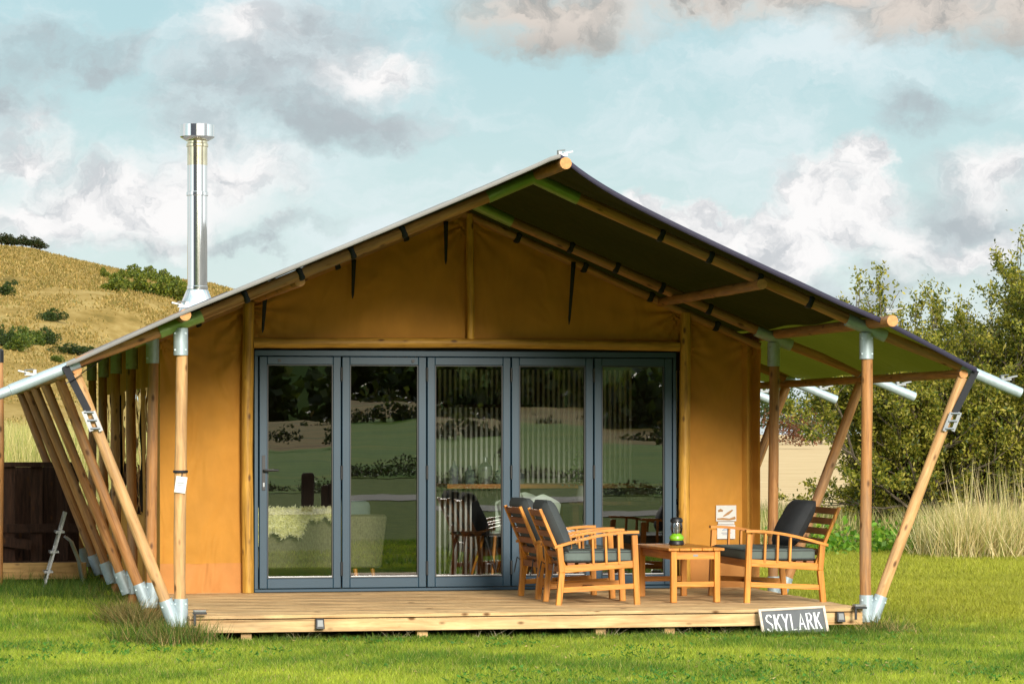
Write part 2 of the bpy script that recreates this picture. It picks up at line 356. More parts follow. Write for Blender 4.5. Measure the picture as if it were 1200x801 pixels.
M = {}
M['pole'] = wood('pole_wood', (.25, .100, .028), (.48, .225, .075), 'z', .6, grey=.6)
M['pole_pale'] = wood('pole_wood_pale', (.36, .175, .060), (.64, .37, .155), 'z', .6, grey=.45)
M['log'] = wood('log_wood', (.27, .125, .014), (.54, .29, .045), 'z', .5)
M['endgrain'] = plain('end_grain', (.58, .27, .09), .7, var=.25, scale=30)
M['deck_x'] = wood('deck_wood', (.40, .225, .095), (.70, .475, .235), 'x', .75, scale=.8, rnd=.2, grey=.4)
M['teak_x'] = wood('chair_wood_x', (.40, .135, .014), (.66, .27, .040), 'x', .42, knots=False, rnd=.12)
M['teak_y'] = wood('chair_wood_y', (.40, .135, .014), (.66, .27, .040), 'y', .42, knots=False, rnd=.12)
M['teak_z'] = wood('chair_wood_z', (.40, .135, .014), (.66, .27, .040), 'z', .42, knots=False, rnd=.12)
M['slat'] = wood('chair_slat_wood', (.17, .055, .018), (.30, .11, .035), 'y', .5, knots=False, rnd=.12)
M['dark_wood'] = wood('fence_wood', (.018, .010, .007), (.060, .028, .016), 'z', .75)
M['beam'] = wood('beam_wood', (.30, .16, .05), (.46, .27, .09), 'x', .6)
M['galv'] = plain('galvanised_steel', (.40, .475, .50), .5, .3, var=.14, scale=14, bump=.08, bscale=50)
M['galv_green_lit'] = plain('galvanised_green_lit', (.26, .36, .10), .45, .35, var=.14, scale=14)  # galvanised steel with the canvas's green reflection put into its colour
M['steel'] = plain('stainless_steel', (.80, .79, .77), .10, 1.0, var=.04, scale=4)
M['steel_heat'] = plain('heat_stained_steel', (.76, .66, .46), .12, 1.0, var=.22, scale=14, stretch=(1, 1, .6))
M['zinc'] = plain('buckle_metal', (.25, .26, .27), .35, .7, var=.1)
M['strap'] = plain('black_webbing', (.012, .012, .016), .75, var=.3, scale=60)
M['canvas'] = canvas('tan_canvas', (.58, .262, .040), .55, .10, (.6, .25, .02))
M['skirt'] = canvas('tan_canvas_skirt', (.56, .24, .065), .8, .05)
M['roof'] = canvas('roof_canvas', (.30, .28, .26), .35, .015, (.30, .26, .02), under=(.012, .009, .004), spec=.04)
M['roof_lit'] = canvas('roof_canvas_lit', (.30, .28, .26), .35, .12, (.30, .31, .02), under=(.026, .025, .006), spec=.04)  # lighter, more translucent copy of the roof cloth; eave glow put into it
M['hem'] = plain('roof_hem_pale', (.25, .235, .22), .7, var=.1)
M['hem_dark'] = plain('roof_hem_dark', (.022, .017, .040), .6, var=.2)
M['frame'] = plain('door_frame_paint', (.0095, .043, .074), .45, var=.05, spec=.5)
M['rubber'] = plain('black_plastic', (.012, .012, .013), .45, var=.2)
M['glass'] = glassmat('door_glass')
M['cushion'] = plain('seat_cushion_fabric', (.115, .145, .130), .85, var=.10, scale=9, bump=.25, bscale=140)
M['pad'] = plain('back_cushion_fabric', (.052, .060, .062), .85, var=.12, scale=9, bump=.25, bscale=140)
M['charcoal'] = plain('charcoal_fabric', (.018, .019, .021), .8, var=.15, scale=9, bump=.25, bscale=120)
M['white'] = plain('white_card', (.62, .61, .58), .5, var=.03)
M['ink'] = plain('grey_ink', (.22, .24, .28), .6, var=.1)
M['blue_ink'] = plain('blue_ink', (.10, .22, .42), .6)
M['brown_ink'] = plain('brown_ink', (.36, .18, .06), .6, var=.2)
M['slate'] = plain('chalkboard', (.115, .118, .122), .8, var=.22, scale=5)
M['chalk'] = plain('chalk_paint', (.80, .80, .78), .8, var=.06)
M['sign_wood'] = wood('pale_frame_wood', (.50, .38, .28), (.72, .60, .48), 'x', .6, knots=False)
M['lime'] = plain('lime_plastic', (.22, .50, .02), .35, var=.05)
M['lens'] = plain('lamp_lens', (.22, .22, .21), .2, var=.05)
M['clear'] = glassmat('clear_plastic', 1.4, .06, (.88, .9, .9), 0)
M['vinyl'] = glassmat('window_vinyl', 2.0, .15, (.62, .64, .60), 1.0)
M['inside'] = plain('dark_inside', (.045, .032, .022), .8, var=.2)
M['floor_in'] = wood('inside_floor', (.10, .07, .05), (.17, .12, .085), 'x', .5)
M['lit_facet'] = plain('white_lit_facet', (.80, .80, .76), .5, var=.05)
M['blackpaint'] = plain('black_matt', (.010, .010, .011), .5)
M['rattan'] = plain('woven_rattan', (.17, .155, .085), .8, var=.45, scale=85, stretch=(1, 1, .45), bump=.6, bscale=90)
M['grey_fab'] = plain('grey_fabric', (.13, .17, .17), .85, var=.1)
M['sage'] = plain('sage_shell', (.56, .64, .56), .5, var=.05)
M['fleece'] = plain('sheep_fleece', (.88, .84, .62), .95, var=.15, scale=14)
M['alu'] = plain('aluminium', (.42, .43, .44), .32, .9, var=.08)
M['leaf'] = leafmat('leaf'); M['grass'] = leafmat('grass_blade', trans=.3, rough=.6)
M['straw'] = leafmat('straw_blade', trans=.25, rough=.7)
M['bark'] = plain('bark', (.10, .075, .05), .9, var=.35, scale=20)
M['lawn'] = groundmat('lawn_soil', [(.045, .085, .006), (.10, .15, .010), (.19, .21, .020)], 2.3, bs=30)
M['field'] = groundmat('stubble_field', [(.50, .33, .16), (.60, .42, .22), (.68, .50, .28)], .25, stretch=(1, 3, 1), bs=3)
M['hill'] = groundmat('hill_grass', [(.11, .085, .018), (.24, .155, .036), (.33, .215, .062), (.42, .29, .10), (.17, .14, .03)], .13, stretch=(1, .30, 2.0), bs=.7, bump=1.0, detail=14)
M['meadow'] = groundmat('meadow', [(.03, .11, .002), (.09, .18, .004), (.20, .20, .010)], .2, stretch=(.5, 1, 1), bs=3)
M['plough'] = groundmat('ploughed_soil', [(.05, .035, .008), (.15, .088, .018), (.26, .165, .04), (.06, .09, .006), (.19, .14, .02)], .16, stretch=(.35, 1, 1), bs=3)
M['woodland'] = groundmat('woodland_floor', [(.03, .06, .012), (.06, .10, .018), (.10, .13, .025)], .06, bs=.5)
M['track'] = groundmat('gravel_track', [(.30, .27, .23), (.42, .38, .33)], .8, bs=20)

# ------------------------------------------------------------------ ground, fields, hill
def hgt(q, d):        # hill height at lateral q, distance d from the viewpoint
    k = 600/max(d, 1)
    xs = [-400, -250, -160, -103, -96, -88, -78, -68, -60, -55, -46, -34, -18, 0, 30]
    hs = [46, 45, 42.5, 39.5, 39.0, 37.0, 34.8, 33.0, 32.0, 30.6, 24, 14, 6, 1.5, 0]
    h = np.interp(q, xs, hs)
    t = np.clip((d-150)/450, 0, 1); prof = t*t*(3-2*t)*.55 + t*.45
    back = np.clip((d-600)/350, 0, 1)
    und = .9*math.sin(q*.11+d*.021)+.7*math.sin(q*.05-d*.05+1)+.5*math.sin(q*.21+d*.09)
    return h*prof*(1-.35*back) + und*min(1, h/12)*t*(1-t)*2.2
fw = Vector((math.sin(TH), math.cos(TH), 0)); rt = Vector((math.cos(TH), -math.sin(TH), 0))
def qd(q, d, z=0): p = CAM+rt*q+fw*d; return Vector((p.x, p.y, z))
mb = MB(); mb.grid(lambda u, v: qd(-420+460*u, 140+860*v, hgt(-420+460*u, 140+860*v)-.25), 150, 130)
struct(mb.build('hill', M['hill']))
struct(MB().add([(-3000, -3000, 0), (3000, -3000, 0), (3000, 3000, 0), (-3000, 3000, 0)], [(0, 1, 2, 3)]).build('ground', M['lawn']))
# pale field beyond the lawn (right), rising very gently
struct(MB().grid(lambda u, v: qd(2+500*u*(.3+v), 48+560*v, .02+1.9*max(0, v-.1)), 8, 20).build('stubble_field', M['field']))
# land behind the viewpoint, which the glass mirrors
struct(MB().grid(lambda u, v: (-200+400*u, -62-150*v, .02+1.2*v+.45*math.sin(u*60+v*3)*v+.5*math.sin(u*23)*v), 60, 12).build('meadow', M['meadow']))
struct(MB().grid(lambda u, v: (-240+480*u, -205-160*v, .9+3.4*v+1.3*math.sin(u*31+2)*v*(1-v)*3+.5*math.sin(u*60+3)*(1-v)), 60, 10).build('ploughed_field', M['plough']))
struct(MB().grid(lambda u, v: (-260+520*u, -395-260*v, 2+46*math.sin(min(1,v*1.3)*1.57)+4*math.sin(u*11+v*5)*v), 40, 14).build('hill', M['woodland']))
struct(MB().grid(lambda u, v: (-120+240*u, -37-5*v, .015), 4, 2).build('track', M['track']))

def leaf_quads(P, size, tint, tvar, up=.25, aspect=.5, droop=0):
    n = len(P); P = np.asarray(P, float)
    d = rng.normal(size=(n, 3)); d[:, 2] += up; d /= np.linalg.norm(d, axis=1)[:, None]
    e = rng.normal(size=(n, 3)); e -= d*np.sum(e*d, 1)[:, None]; e /= np.linalg.norm(e, axis=1)[:, None]
    s = size*rng.uniform(.6, 1.35, n)[:, None]
    co = np.stack([P, P+d*s*.5+e*s*aspect*.5, P+d*s, P+d*s*.5-e*s*aspect*.5], 1).reshape(-1, 3)
    base = np.asarray(tint, float)
    t = base[rng.integers(0, len(base), n)] if base.ndim == 2 else np.tile(base, (n, 1))
    t = t*rng.uniform(1-tvar, 1+tvar, n)[:, None]
    return co, np.repeat(t, 4, 0)
def quad_obj(name, co, cols, m, parent=None):
    n = len(co)//4; return raw_mesh(name, co, np.arange(4*n), np.arange(n)*4, m, cols, parent=parent)

def blades(P, h, w, cols, lean=.35):
    n = len(P); a = rng.uniform(0, 2*np.pi, n)
    ln = rng.normal(size=(n, 2))*lean*h[:, None]
    wx = np.cos(a)*w; wy = np.sin(a)*w
    b0 = P+np.stack([wx, wy, np.zeros(n)], 1); b1 = P-np.stack([wx, wy, np.zeros(n)], 1)
    tip = P+np.stack([ln[:, 0], ln[:, 1], h], 1)
    co = np.stack([b0, b1, tip], 1).reshape(-1, 3)
    return co, np.repeat(cols, 3, 0)
def tri_obj(name, co, cols, m):
    n = len(co)//3; return raw_mesh(name, co, np.arange(3*n), np.arange(n)*3, m, cols)
def patch(x, y):      # slow variation over the lawn, 0..1
    v = .9*np.sin(x*11.3+np.sin(y*9.1)*1.7)*np.sin(y*12.7+np.sin(x*7.9)*1.9)+.9*np.sin(x*5.3+y*2.1+3)*np.sin(y*6.3-x*1.4)+np.sin(x*1.7+np.sin(y*1.1)*1.3)+np.sin(y*2.3+np.sin(x*.9)*1.7)+.8*np.sin(x*4.1+y*3.3+1)+.6*np.sin(x*7.7-y*6.1+2)
    return np.clip(v/6.8+.5, 0, 1)
def cone(n, d0, d1, px0, px1):
    d = np.sqrt(rng.uniform(d0*d0, d1*d1, n)); k = (rng.uniform(px0, px1, n)-600)/3500
    q = k*d
    return np.stack([CAM.x+rt.x*q+fw.x*d, CAM.y+rt.y*q+fw.y*d, np.zeros(n)], 1)
LX0, LX1, DF = -2.735, 2.545, -3.20
def lawn():
    A, B = [], []
    def put(P, hh, ww, dark=0):
        k = (P[:, 1] > DF-.02) & (P[:, 0] > LX0-.05) & (P[:, 0] < LX1+.03) & (P[:, 1] < 9)
        P = P[~k]; n = len(P); v = patch(P[:, 0], P[:, 1])
        v = np.clip(v+rng.normal(0, .22, n), 0, 1)[:, None]
        g1 = np.array([.075, .165, .012]); g2 = np.array([.43, .47, .045])
        c = g1*(1-v)+g2*v
        dry = rng.random(n) < .07; c[dry] = np.array([.36, .30, .10])
        # the lawn to the right of the tent is drier and yellower
        yel = np.clip((P[:, 0]-1.5)/3, 0, 1)*np.clip((P[:, 1]+5)/4, 0, 1); c = c*(1-yel[:, None]*.7)+np.array([.36, .33, .035])*yel[:, None]*.7
        c = c*rng.uniform(.7, 1.3, n)[:, None]
        h = hh*rng.uniform(.45, 1.3, n)*(1.15-.4*v[:, 0])
        co, cc = blades(P, h, ww*rng.uniform(.6, 1.3, n), c, .55); A.append(co); B.append(cc)
    put(cone(330000, 17.6, 23.6, -90, 1290), .052, .0042)
    w1 = cone(150000, 11, 27, -1500, 2700); k1 = (((w1[:, 0]-CAM.x)*fw.x+(w1[:, 1]-CAM.y)*fw.y) > 17.4) & (((w1[:, 0]-CAM.x)*rt.x+(w1[:, 1]-CAM.y)*rt.y)/((w1[:, 0]-CAM.x)*fw.x+(w1[:, 1]-CAM.y)*fw.y) > -.2) & (((w1[:, 0]-CAM.x)*rt.x+(w1[:, 1]-CAM.y)*rt.y)/((w1[:, 0]-CAM.x)*fw.x+(w1[:, 1]-CAM.y)*fw.y) < .2)
    put(w1[~k1], .055, .010)                          # the lawn goes on, outside the photographed part
    put(cone(60000, 23.4, 31, -90, 235), .07, .006)
    put(cone(30000, 30, 42, -90, 240), .10, .010)
    put(cone(100000, 23.4, 33, 890, 1300), .055, .0060)
    put(cone(60000, 33, 43, 890, 1300), .07, .0085)
    P = cone(5000, 17.6, 24, -90, 1290); P = P[(P[:, 1] < DF-.05)]; P = P[patch(P[:, 0]*.6+4, P[:, 1]*.6) > .60]   # clover and weeds
    P = np.repeat(P, 3, 0)+rng.normal(0, .012, (len(P)*3, 3)); P[:, 2] = rng.uniform(.02, .05, len(P))
    co, cc = blades(P, np.full(len(P), .018), rng.uniform(.008, .016, len(P)), np.array([[.06, .17, .02]])*rng.uniform(.7, 1.4, (len(P), 1)), 1.0); A.append(co); B.append(cc)
    P = cone(2600, 17.6, 40, -90, 1290); P = P[(P[:, 1] < DF-.05)]; P[:, 2] = rng.uniform(.015, .05, len(P))               # dead leaves and straw
    co, cc = blades(P, np.full(len(P), .012), rng.uniform(.006, .013, len(P)), np.array([[.45, .33, .14]])*rng.uniform(.5, 1.3, (len(P), 1)), 1.6); A.append(co); B.append(cc)
    o = tri_obj('lawn_grass', np.concatenate(A), np.concatenate(B), M['grass'])
    stuff(o, 'short green mown grass in front of and beside the tent', 'grass')
lawn()
def longgrass():
    A, B = [], []
    def tuft(x, y, n, r, h, cols, lean=.45, w=.0045):
        P = np.stack([x+rng.normal(0, r, n), y+rng.normal(0, r*.6, n), np.zeros(n)], 1)
        ok = ~((P[:, 1] > DF-.03) & (P[:, 0] > LX0+.03) & (P[:, 0] < LX1)); P = P[ok]; n = len(P)
        c = np.array(cols)[rng.integers(0, len(cols), n)]*rng.uniform(.7, 1.3, n)[:, None]
        co, cc = blades(P, h*rng.uniform(.4, 1.2, n), np.full(n, w), c, lean); A.append(co); B.append(cc)
    G = [(.045, .10, .010), (.08, .14, .014), (.13, .17, .025)]; D = [(.30, .21, .08), (.38, .28, .11), (.20, .15, .05), (.07, .11, .015)]
    for i in range(150):                                   # along the deck front
        x = random.uniform(-2.8, 2.7); tuft(x, DF-.12-random.random()*.16, 45, .05, random.uniform(.04, .085), G)
    for i in range(60):                                     # in front of the sign
        tuft(random.uniform(1.6, 2.4), -3.56-random.random()*.10, 30, .04, random.uniform(.06, .11), G)
    for i in range(60):                                     # corner by the left front post
        tuft(random.gauss(-2.85, .16), random.gauss(-3.35, .12), 40, .06, random.uniform(.10, .22), G+D[:1])
    for i in range(22): tuft(random.gauss(2.75, .12), random.gauss(-3.2, .12), 34, .06, random.uniform(.08, .20), G+D[:2], .7)
    for i in range(90):                                    # along the feet of the left braces
        y = random.uniform(-3.0, 9); tuft(-2.95+random.gauss(0, .18), y, 36, .07, random.uniform(.06, .18), G if random.random() < .6 else D)
    for i in range(26): tuft(random.gauss(-3.0, .10), random.gauss(-1.2, .4), 60, .07, random.uniform(.12, .26), D, .8)
    for i in range(24): tuft(random.gauss(-2.92, .05), random.gauss(-3.42, .05), 40, .05, random.uniform(.06, .12), D, .8)
    for i in range(120): tuft(random.uniform(-5.2, -3.0), random.uniform(2.5, 5.6), 40, .10, random.uniform(.10, .24), G)
    for x in (-1.9, -1.2, -.3, .45, 1.0, 1.35):             # bleached bents under the deck edge
        for i in range(3): tuft(x+random.gauss(0, .08), DF-.05, 14, .05, .10, [(.42, .36, .24)], 1.2, .003)
    o = tri_obj('long_grass', np.concatenate(A), np.concatenate(B), M['grass'])
    stuff(o, 'longer uncut grass fringing the deck and the feet of the poles', 'grass')
longgrass()
def tallgrass(name, label, pts_fn, n, h, cols, w, lean=.12, seed_heads=True):
    P = pts_fn(n); c = np.array(cols)[rng.integers(0, len(cols), n)]*rng.uniform(.75, 1.25, n)[:, None]
    co, cc = blades(P, h*rng.uniform(.45, 1.15, n), np.full(n, w), c, lean)
    o = tri_obj(name, co, cc, M['straw']); stuff(o, label, 'tall grass')
def fn_right(n):
    k = n*7//10; c1 = cone(k, 37, 41.5, 1085, 1360)
    d = 37+rng.random(k)*2.0; c1 = cone(k, 37.2, 40.5, 1082, 1380)
    c2 = cone(n-k, 39, 42, 900, 1090); return np.concatenate([c1, c2])
def fn_clumps(n):
    out = []
    for i in range(150):
        c = cone(1, 37.3, 41, 1080, 1400)[0]; m = n//150
        out.append(c+np.stack([rng.normal(0, .13, m), rng.normal(0, .13, m), np.zeros(m)], 1))
    return np.concatenate(out)
TG = [(.62, .50, .26), (.70, .57, .32), (.50, .37, .16), (.44, .38, .13), (.24, .27, .06)]
tallgrass('tall_grass', 'pale straw coloured tall grass along the lawn edge at the right', fn_clumps, 15000, .66, TG, .007, .38)
tallgrass('tall_grass', 'tallest pale feathery grass stems rising above the straw grass at the right', lambda n: cone(n, 38, 41, 1120, 1400), 1100, 1.18, TG, .008, .16)
tallgrass('rough_grass', 'low yellowish rough grass between the lawn and the pale field', lambda n: cone(n, 41, 47, 880, 1110), 9000, .55, [(.50, .42, .18), (.30, .32, .07), (.16, .22, .04), (.60, .50, .26)], .010, .25)
def fn_bank(n):
    P = cone(n, 41, 60, -190, 210); d = (P[:, 0]-CAM.x)*fw.x+(P[:, 1]-CAM.y)*fw.y; P[:, 2] = np.interp(d, [40, 46, 60], [0, .95, 1.05]); return P
struct(MB().grid(lambda u, v: qd(-22+24*u*(1-.2*v), 40+40*v, np.interp(40+40*v, [40, 46, 60, 80], [-.1, .9, 1.0, -.2])*np.interp(u, [0, .85, 1], [1, 1, 0])), 20, 20).build('bank', M['hill']))
tallgrass('dune_grass', 'pale green and straw dune grass behind the dark fence at the left', fn_bank, 26000, .80, [(.42, .38, .12), (.55, .47, .20), (.26, .29, .07), (.48, .40, .17)], .011, .22)
def nettles():
    P = []
    for i in range(56):
        c = cone(1, 38.5, 41.5, 905, 1092)[0]; h = random.uniform(.12, .45)
        P += [c+np.array([random.gauss(0, .12), random.gauss(0, .12), random.random()*h]) for _ in range(36)]
    co, cc = leaf_quads(P, .085, [(.08, .20, .015), (.13, .26, .02), (.20, .30, .03)], .3, .2, .6)
    stuff(quad_obj('weeds', co, cc, M['leaf']), 'low bright green leafy weeds in front of the bushes', 'weeds')
nettles()

# ------------------------------------------------------------------ trees and bushes
def branchy(root, base, height, spread, nstem, leaves, leafsize, tint, rad=.5, seed=1, upness=1.0, skew=(0, 0), twiglen=.55, spire=0):
    rd = random.Random(seed); st = MB(); tips = []
    def grow(p, d, ln, r, lv):
        pts = [p]; n = 4
        for i in range(n):
            d = (d+Vector((rd.gauss(0, .13), rd.gauss(0, .13), rd.gauss(0, .08)+.05*upness))).normalized()
            p = p+d*ln/n; pts.append(p)
            if lv < 3 and (i >= 1 or lv == 0 and rd.random() < .5):
                for k in range(2 if lv < 2 else 1+(rd.random() < .6)):
                    dd = (d+Vector((rd.gauss(0, .55), rd.gauss(0, .55), rd.gauss(.1, .35)))).normalized()
                    grow(p, dd, ln*rd.uniform(.36, .58), r*.5, lv+1)
        if lv <= 2: st.path(pts, [max(.003, r*(1-.16*i)) for i in range(n+1)], 4, False)
        if lv >= 1: tips.append((pts, lv))
    for i in range(nstem):
        a = rd.uniform(0, 2*math.pi); q = math.sqrt(rd.random())
        b = Vector((math.cos(a)*rad*q, math.sin(a)*rad*q, 0)) + Vector((rd.gauss(0, .1), rd.gauss(0, .1), 0))
        tilt = q*spread+rd.gauss(0, .08)
        d = Vector((math.cos(a)*math.sin(tilt)+skew[0], math.sin(a)*math.sin(tilt)+skew[1], math.cos(tilt))).normalized()
        grow(b, d, height*rd.uniform(.50, .80)*(1.0-.25*q), .035*height/4, 0)
    w = np.array([3 if lv == 3 else 2 if lv == 2 else .8 for _, lv in tips]); w = w*rng.gamma(.55, 1.0, len(tips)); w /= w.sum()
    ids = rng.choice(len(tips), leaves, p=w); P = np.zeros((leaves, 3))
    arr = [np.array([tuple(p) for p in t[0]]) for t in tips]
    for j, k in enumerate(ids):
        a = arr[k]; s = rng.random()*3.999; i = int(s); f = s-i
        P[j] = a[i]*(1-f)+a[i+1]*f
    P += rng.normal(0, leafsize*.55, (leaves, 3)); P = P[P[:, 2] > .08]
    co, cc = leaf_quads(P, leafsize, tint, .35, .3, .42)
    quad_obj('foliage', co, cc, M['leaf'], root)
    st.build('branches', M['bark'], root)
LT = [(.14, .15, .014), (.22, .21, .022), (.29, .265, .032), (.06, .085, .012), (.38, .32, .06)]
def bush(px, d, label, **k):
    p = qd((px-600)/3500*d, d); b = thing('willow_bush', label, 'bush', p, 0, 'willow bushes beyond the lawn')
    branchy(b, p, tint=LT, **k)
bush(1185, 43.0, 'big olive green willow bush, tallest, at the right edge behind straw grass', height=4.0, spread=.72, nstem=36, leaves=190000, leafsize=.062, rad=1.35, seed=3)
bush(1082, 42.6, 'willow bush with a thin leafy spire rising just right of the right front post', height=3.5, spread=.30, nstem=14, leaves=60000, leafsize=.058, rad=.5, seed=8)
bush(1060, 43.0, 'lower rounded willow bush seen between the right hand posts', height=1.25, spread=.62, nstem=14, leaves=34000, leafsize=.06, rad=.35, seed=12)
bush(1165, 44.5, 'shorter dark willow bush filling the gap behind the leaning right pole', height=3.1, spread=.50, nstem=22, leaves=80000, leafsize=.062, rad=.9, seed=21)

def clump(n, rx, ry, rz, lobes, size, tint, seed, flat=.0):
    rd = np.random.default_rng(seed); P = []
    for i in range(lobes):
        c = rd.normal(0, .42, 3)*np.array([rx, ry, rz]); c[2] = abs(c[2])*.9+rz*flat
        r = rd.uniform(.35, .62); k = n//lobes
        v = rd.normal(size=(k, 3)); v /= np.linalg.norm(v, axis=1)[:, None]; v *= rd.uniform(.55, 1, k)[:, None]**.5
        P.append(c+v*np.array([rx, ry, rz])*r)
    P = np.concatenate(P); P = P[P[:, 2] > 0]
    return leaf_quads(P, size, tint, .4, .2, .7)
# far trees and the reddish bush across the field
def far_tree(px, d, w, h, label, tint, seed, z0=0.0, name='tree', cat='tree', group=None, trunk=True):
    p = qd((px-600)/3500*d, d, z0); t = thing(name, label, cat, p, 0, group)
    b0 = h*.16 if trunk else 0
    co, cc = clump(2600, w/2, w/2, h*.62, 12, h*.055, tint, seed, .28); co[:, 2] += b0
    quad_obj('crown', co, cc, M['leaf'], t)
    if trunk: MB().path([(0, 0, -.3), (.02*h, 0, h*.3), (0, .02*h, h*.6)], [h*.035, h*.028, h*.012], 8).build('trunk', M['bark'], t)
    return t
far_tree(928, 240, 5.4, 3.4, 'reddish brown rounded bush at the far side of the pale field', [(.14, .045, .02), (.20, .07, .028), (.10, .05, .02)], 31, .8, 'russet_bush', 'bush', trunk=False)
for i, (px, w, h) in enumerate([(905, 7, 5.8), (962, 6, 4.6), (1000, 9, 5.2), (1060, 10, 5.6), (1120, 10, 6), (1190, 11, 5.6), (1270, 11, 6)]):
    far_tree(px, 290+i*6, w, h, 'distant dark green hedgerow tree beyond the pale field, number %d from the tent side' % (i+1) if False else ['leftmost distant hedgerow tree, seen past the tent wall corner', 'distant hedgerow tree right of the russet bush', 'distant hedgerow tree mostly behind the lower willow bush', 'distant hedgerow tree behind the spire topped willow bush', 'distant hedgerow tree behind the leaning right pole', 'distant hedgerow tree behind the biggest willow bush', 'distant hedgerow tree beyond the right edge of the photo'][i], [(.035, .06, .015), (.06, .085, .02), (.08, .09, .025)], 40+i, 1.0, 'hedgerow_tree', 'tree', 'hedgerow trees beyond the field')
# hill shrubs: march the sight line of a photographed spot onto the hill
def on_hill(px, py):
    k = (px-600)/3500; s = (510-py)/3500
    d = 150
    while d < 640:
        if hgt(k*d, d)-.25 >= 1.57+s*d: break
        d += 1.0
    return k*d, d
def hill_tussocks():
    n = 90000; k = (rng.uniform(-60, 320, n)-600)/3500; d = 180+430*rng.random(n)**.8
    z = np.array([hgt(a*b, b) for a, b in zip(k, d)])-.30; q = k*d
    P = np.stack([CAM.x+rt.x*q+fw.x*d, CAM.y+rt.y*q+fw.y*d, z], 1)
    v = np.sin(q*.35+np.sin(d*.06)*2)+np.sin(d*.11-q*.2)+np.sin(q*.9+d*.05); ok = v+rng.normal(0, .8, n) > .1
    crest = (d > 470) & (rng.random(n) < .8); ok = ok | crest
    P = P[ok]; d = d[ok]; n = len(P)
    C_ = np.array([(.30, .20, .055), (.36, .245, .075), (.22, .155, .036), (.42, .30, .11), (.17, .14, .03)])[rng.integers(0, 5, n)]*rng.uniform(.7, 1.15, n)[:, None]
    co, cc = blades(P, rng.uniform(.15, .60, n)*d/520, np.full(n, .22)*d/500, C_, .35)
    stuff(tri_obj('hill_grass', co, cc, M['straw']), 'rough golden brown tussock grass covering the hillside at the left', 'grass')
hill_tussocks()
proto = {}
def shrub(px, py, wpx, hpx, label, group, kind, name):
    q, d = on_hill(px, py); z = hgt(q, d)-.35; p = qd(q, d, z)
    if kind not in proto:
        tints = {'green': [(.05, .085, .012), (.085, .12, .016), (.13, .15, .02)], 'dark': [(.025, .045, .010), (.04, .065, .014), (.06, .085, .016)], 'bright': [(.10, .13, .012), (.15, .17, .016), (.19, .19, .025), (.06, .09, .012)]}[kind]
        co, cc = clump(2400, 1, 1, 1, 10, .17, tints, len(proto)+5, .05)
        o = quad_obj(name, co, cc, M['leaf']); proto[kind] = o
    else:
        o = proto[kind].copy(); C.objects.link(o); o.name = name
    s = d/3500; o.location = p; o.rotation_euler = (0, 0, random.random()*6.28); o.scale = (wpx*s*.62, wpx*s*.62, hpx*s*.85)
    tag(o, label, 'shrub', group)
for px, py, w, h in [(128, 341, 26, 14), (146, 339, 26, 18), (124, 326, 12, 12), (165, 343, 26, 20), (184, 346, 24, 20), (203, 350, 26, 20), (222, 352, 26, 18), (158, 328, 28, 18), (178, 330, 24, 18), (196, 334, 22, 18), (212, 340, 22, 16), (180, 322, 8, 8), (140, 328, 14, 12)]:
    shrub(px, py, w, h, 'green gorse bush in the dense thicket high on the hillside by the chimney', 'gorse thicket on the hillside', 'bright', 'gorse_bush')
for nth, (px, py, w, h, k) in zip(('second', 'third', 'fourth', 'fifth', 'rightmost', 'leftmost'), [(6, 405, 22, 20, 'dark'), (14, 411, 26, 18, 'green'), (28, 406, 24, 22, 'green'), (44, 404, 26, 16, 'green'), (60, 404, 22, 18, 'dark'), (-8, 398, 26, 24, 'dark')]):
    shrub(px, py, w, h, nth+' gorse bush, counting from the left, in the thicket low on the hill', 'gorse thicket at the left edge', k, 'gorse_bush')
for px, py, w, h, k, lb in [(55, 375, 22, 12, 'dark', 'lone round dark shrub in the middle of the golden hillside'), (82, 414, 34, 10, 'dark', 'low wide dark shrub just above the sloping left eave'),
                            (4, 346, 26, 14, 'dark', 'dark shrub at the left edge halfway up the hill'), (11, 335, 10, 7, 'dark', 'tiny dark shrub above the larger one at the left edge of the hill'),
                            (66, 424, 16, 7, 'green', 'small flat green shrub beside the low wide one above the eave'), (137, 308, 5, 4, 'dark', 'single tiny bush on the skyline of the hill')]:
    shrub(px, py, w, h, lb, None, k, 'shrub')
tt = None
for i, (px, py, w, h) in enumerate([(-14, 290, 26, 16), (2, 290, 20, 16), (14, 291, 18, 15), (26, 292, 18, 15), (37, 292, 18, 14), (47, 293, 16, 13)]):
    d = 600.0; q = (px-600)/3500*d; s = d/3500; p = qd(q, d, hgt(q, d)-.4)
    if tt is None:
        tt = thing('hilltop_tree', '', 'tree', p)
        co, cc = clump(1500, .5, .5, .42, 9, .10, [(.02, .035, .010), (.035, .05, .014), (.06, .05, .018)], 77, .1); co[:, 2] += .36
        quad_obj('crown', co, cc, M['leaf'], tt)
        MB().path([(0, 0, -.05), (.03, 0, .25), (.10, 0, .55)], [.05, .04, .02], 6).path([(.02, 0, .2), (-.12, 0, .5)], [.03, .015], 6).build('trunk', M['bark'], tt)
        t = tt
    else: t = copy_tree(tt)
    t.location = p; t.scale = (w*s*1.35, w*s*1.35, (h+2)*s); t.rotation_euler = (0, 0, i*1.9)
    tag(t, ['leftmost', 'second', 'third', 'fourth', 'fifth', 'rightmost'][i]+' dark windblown tree in the row on the hill crest, counting from the left', 'tree', 'row of trees on the hill crest')

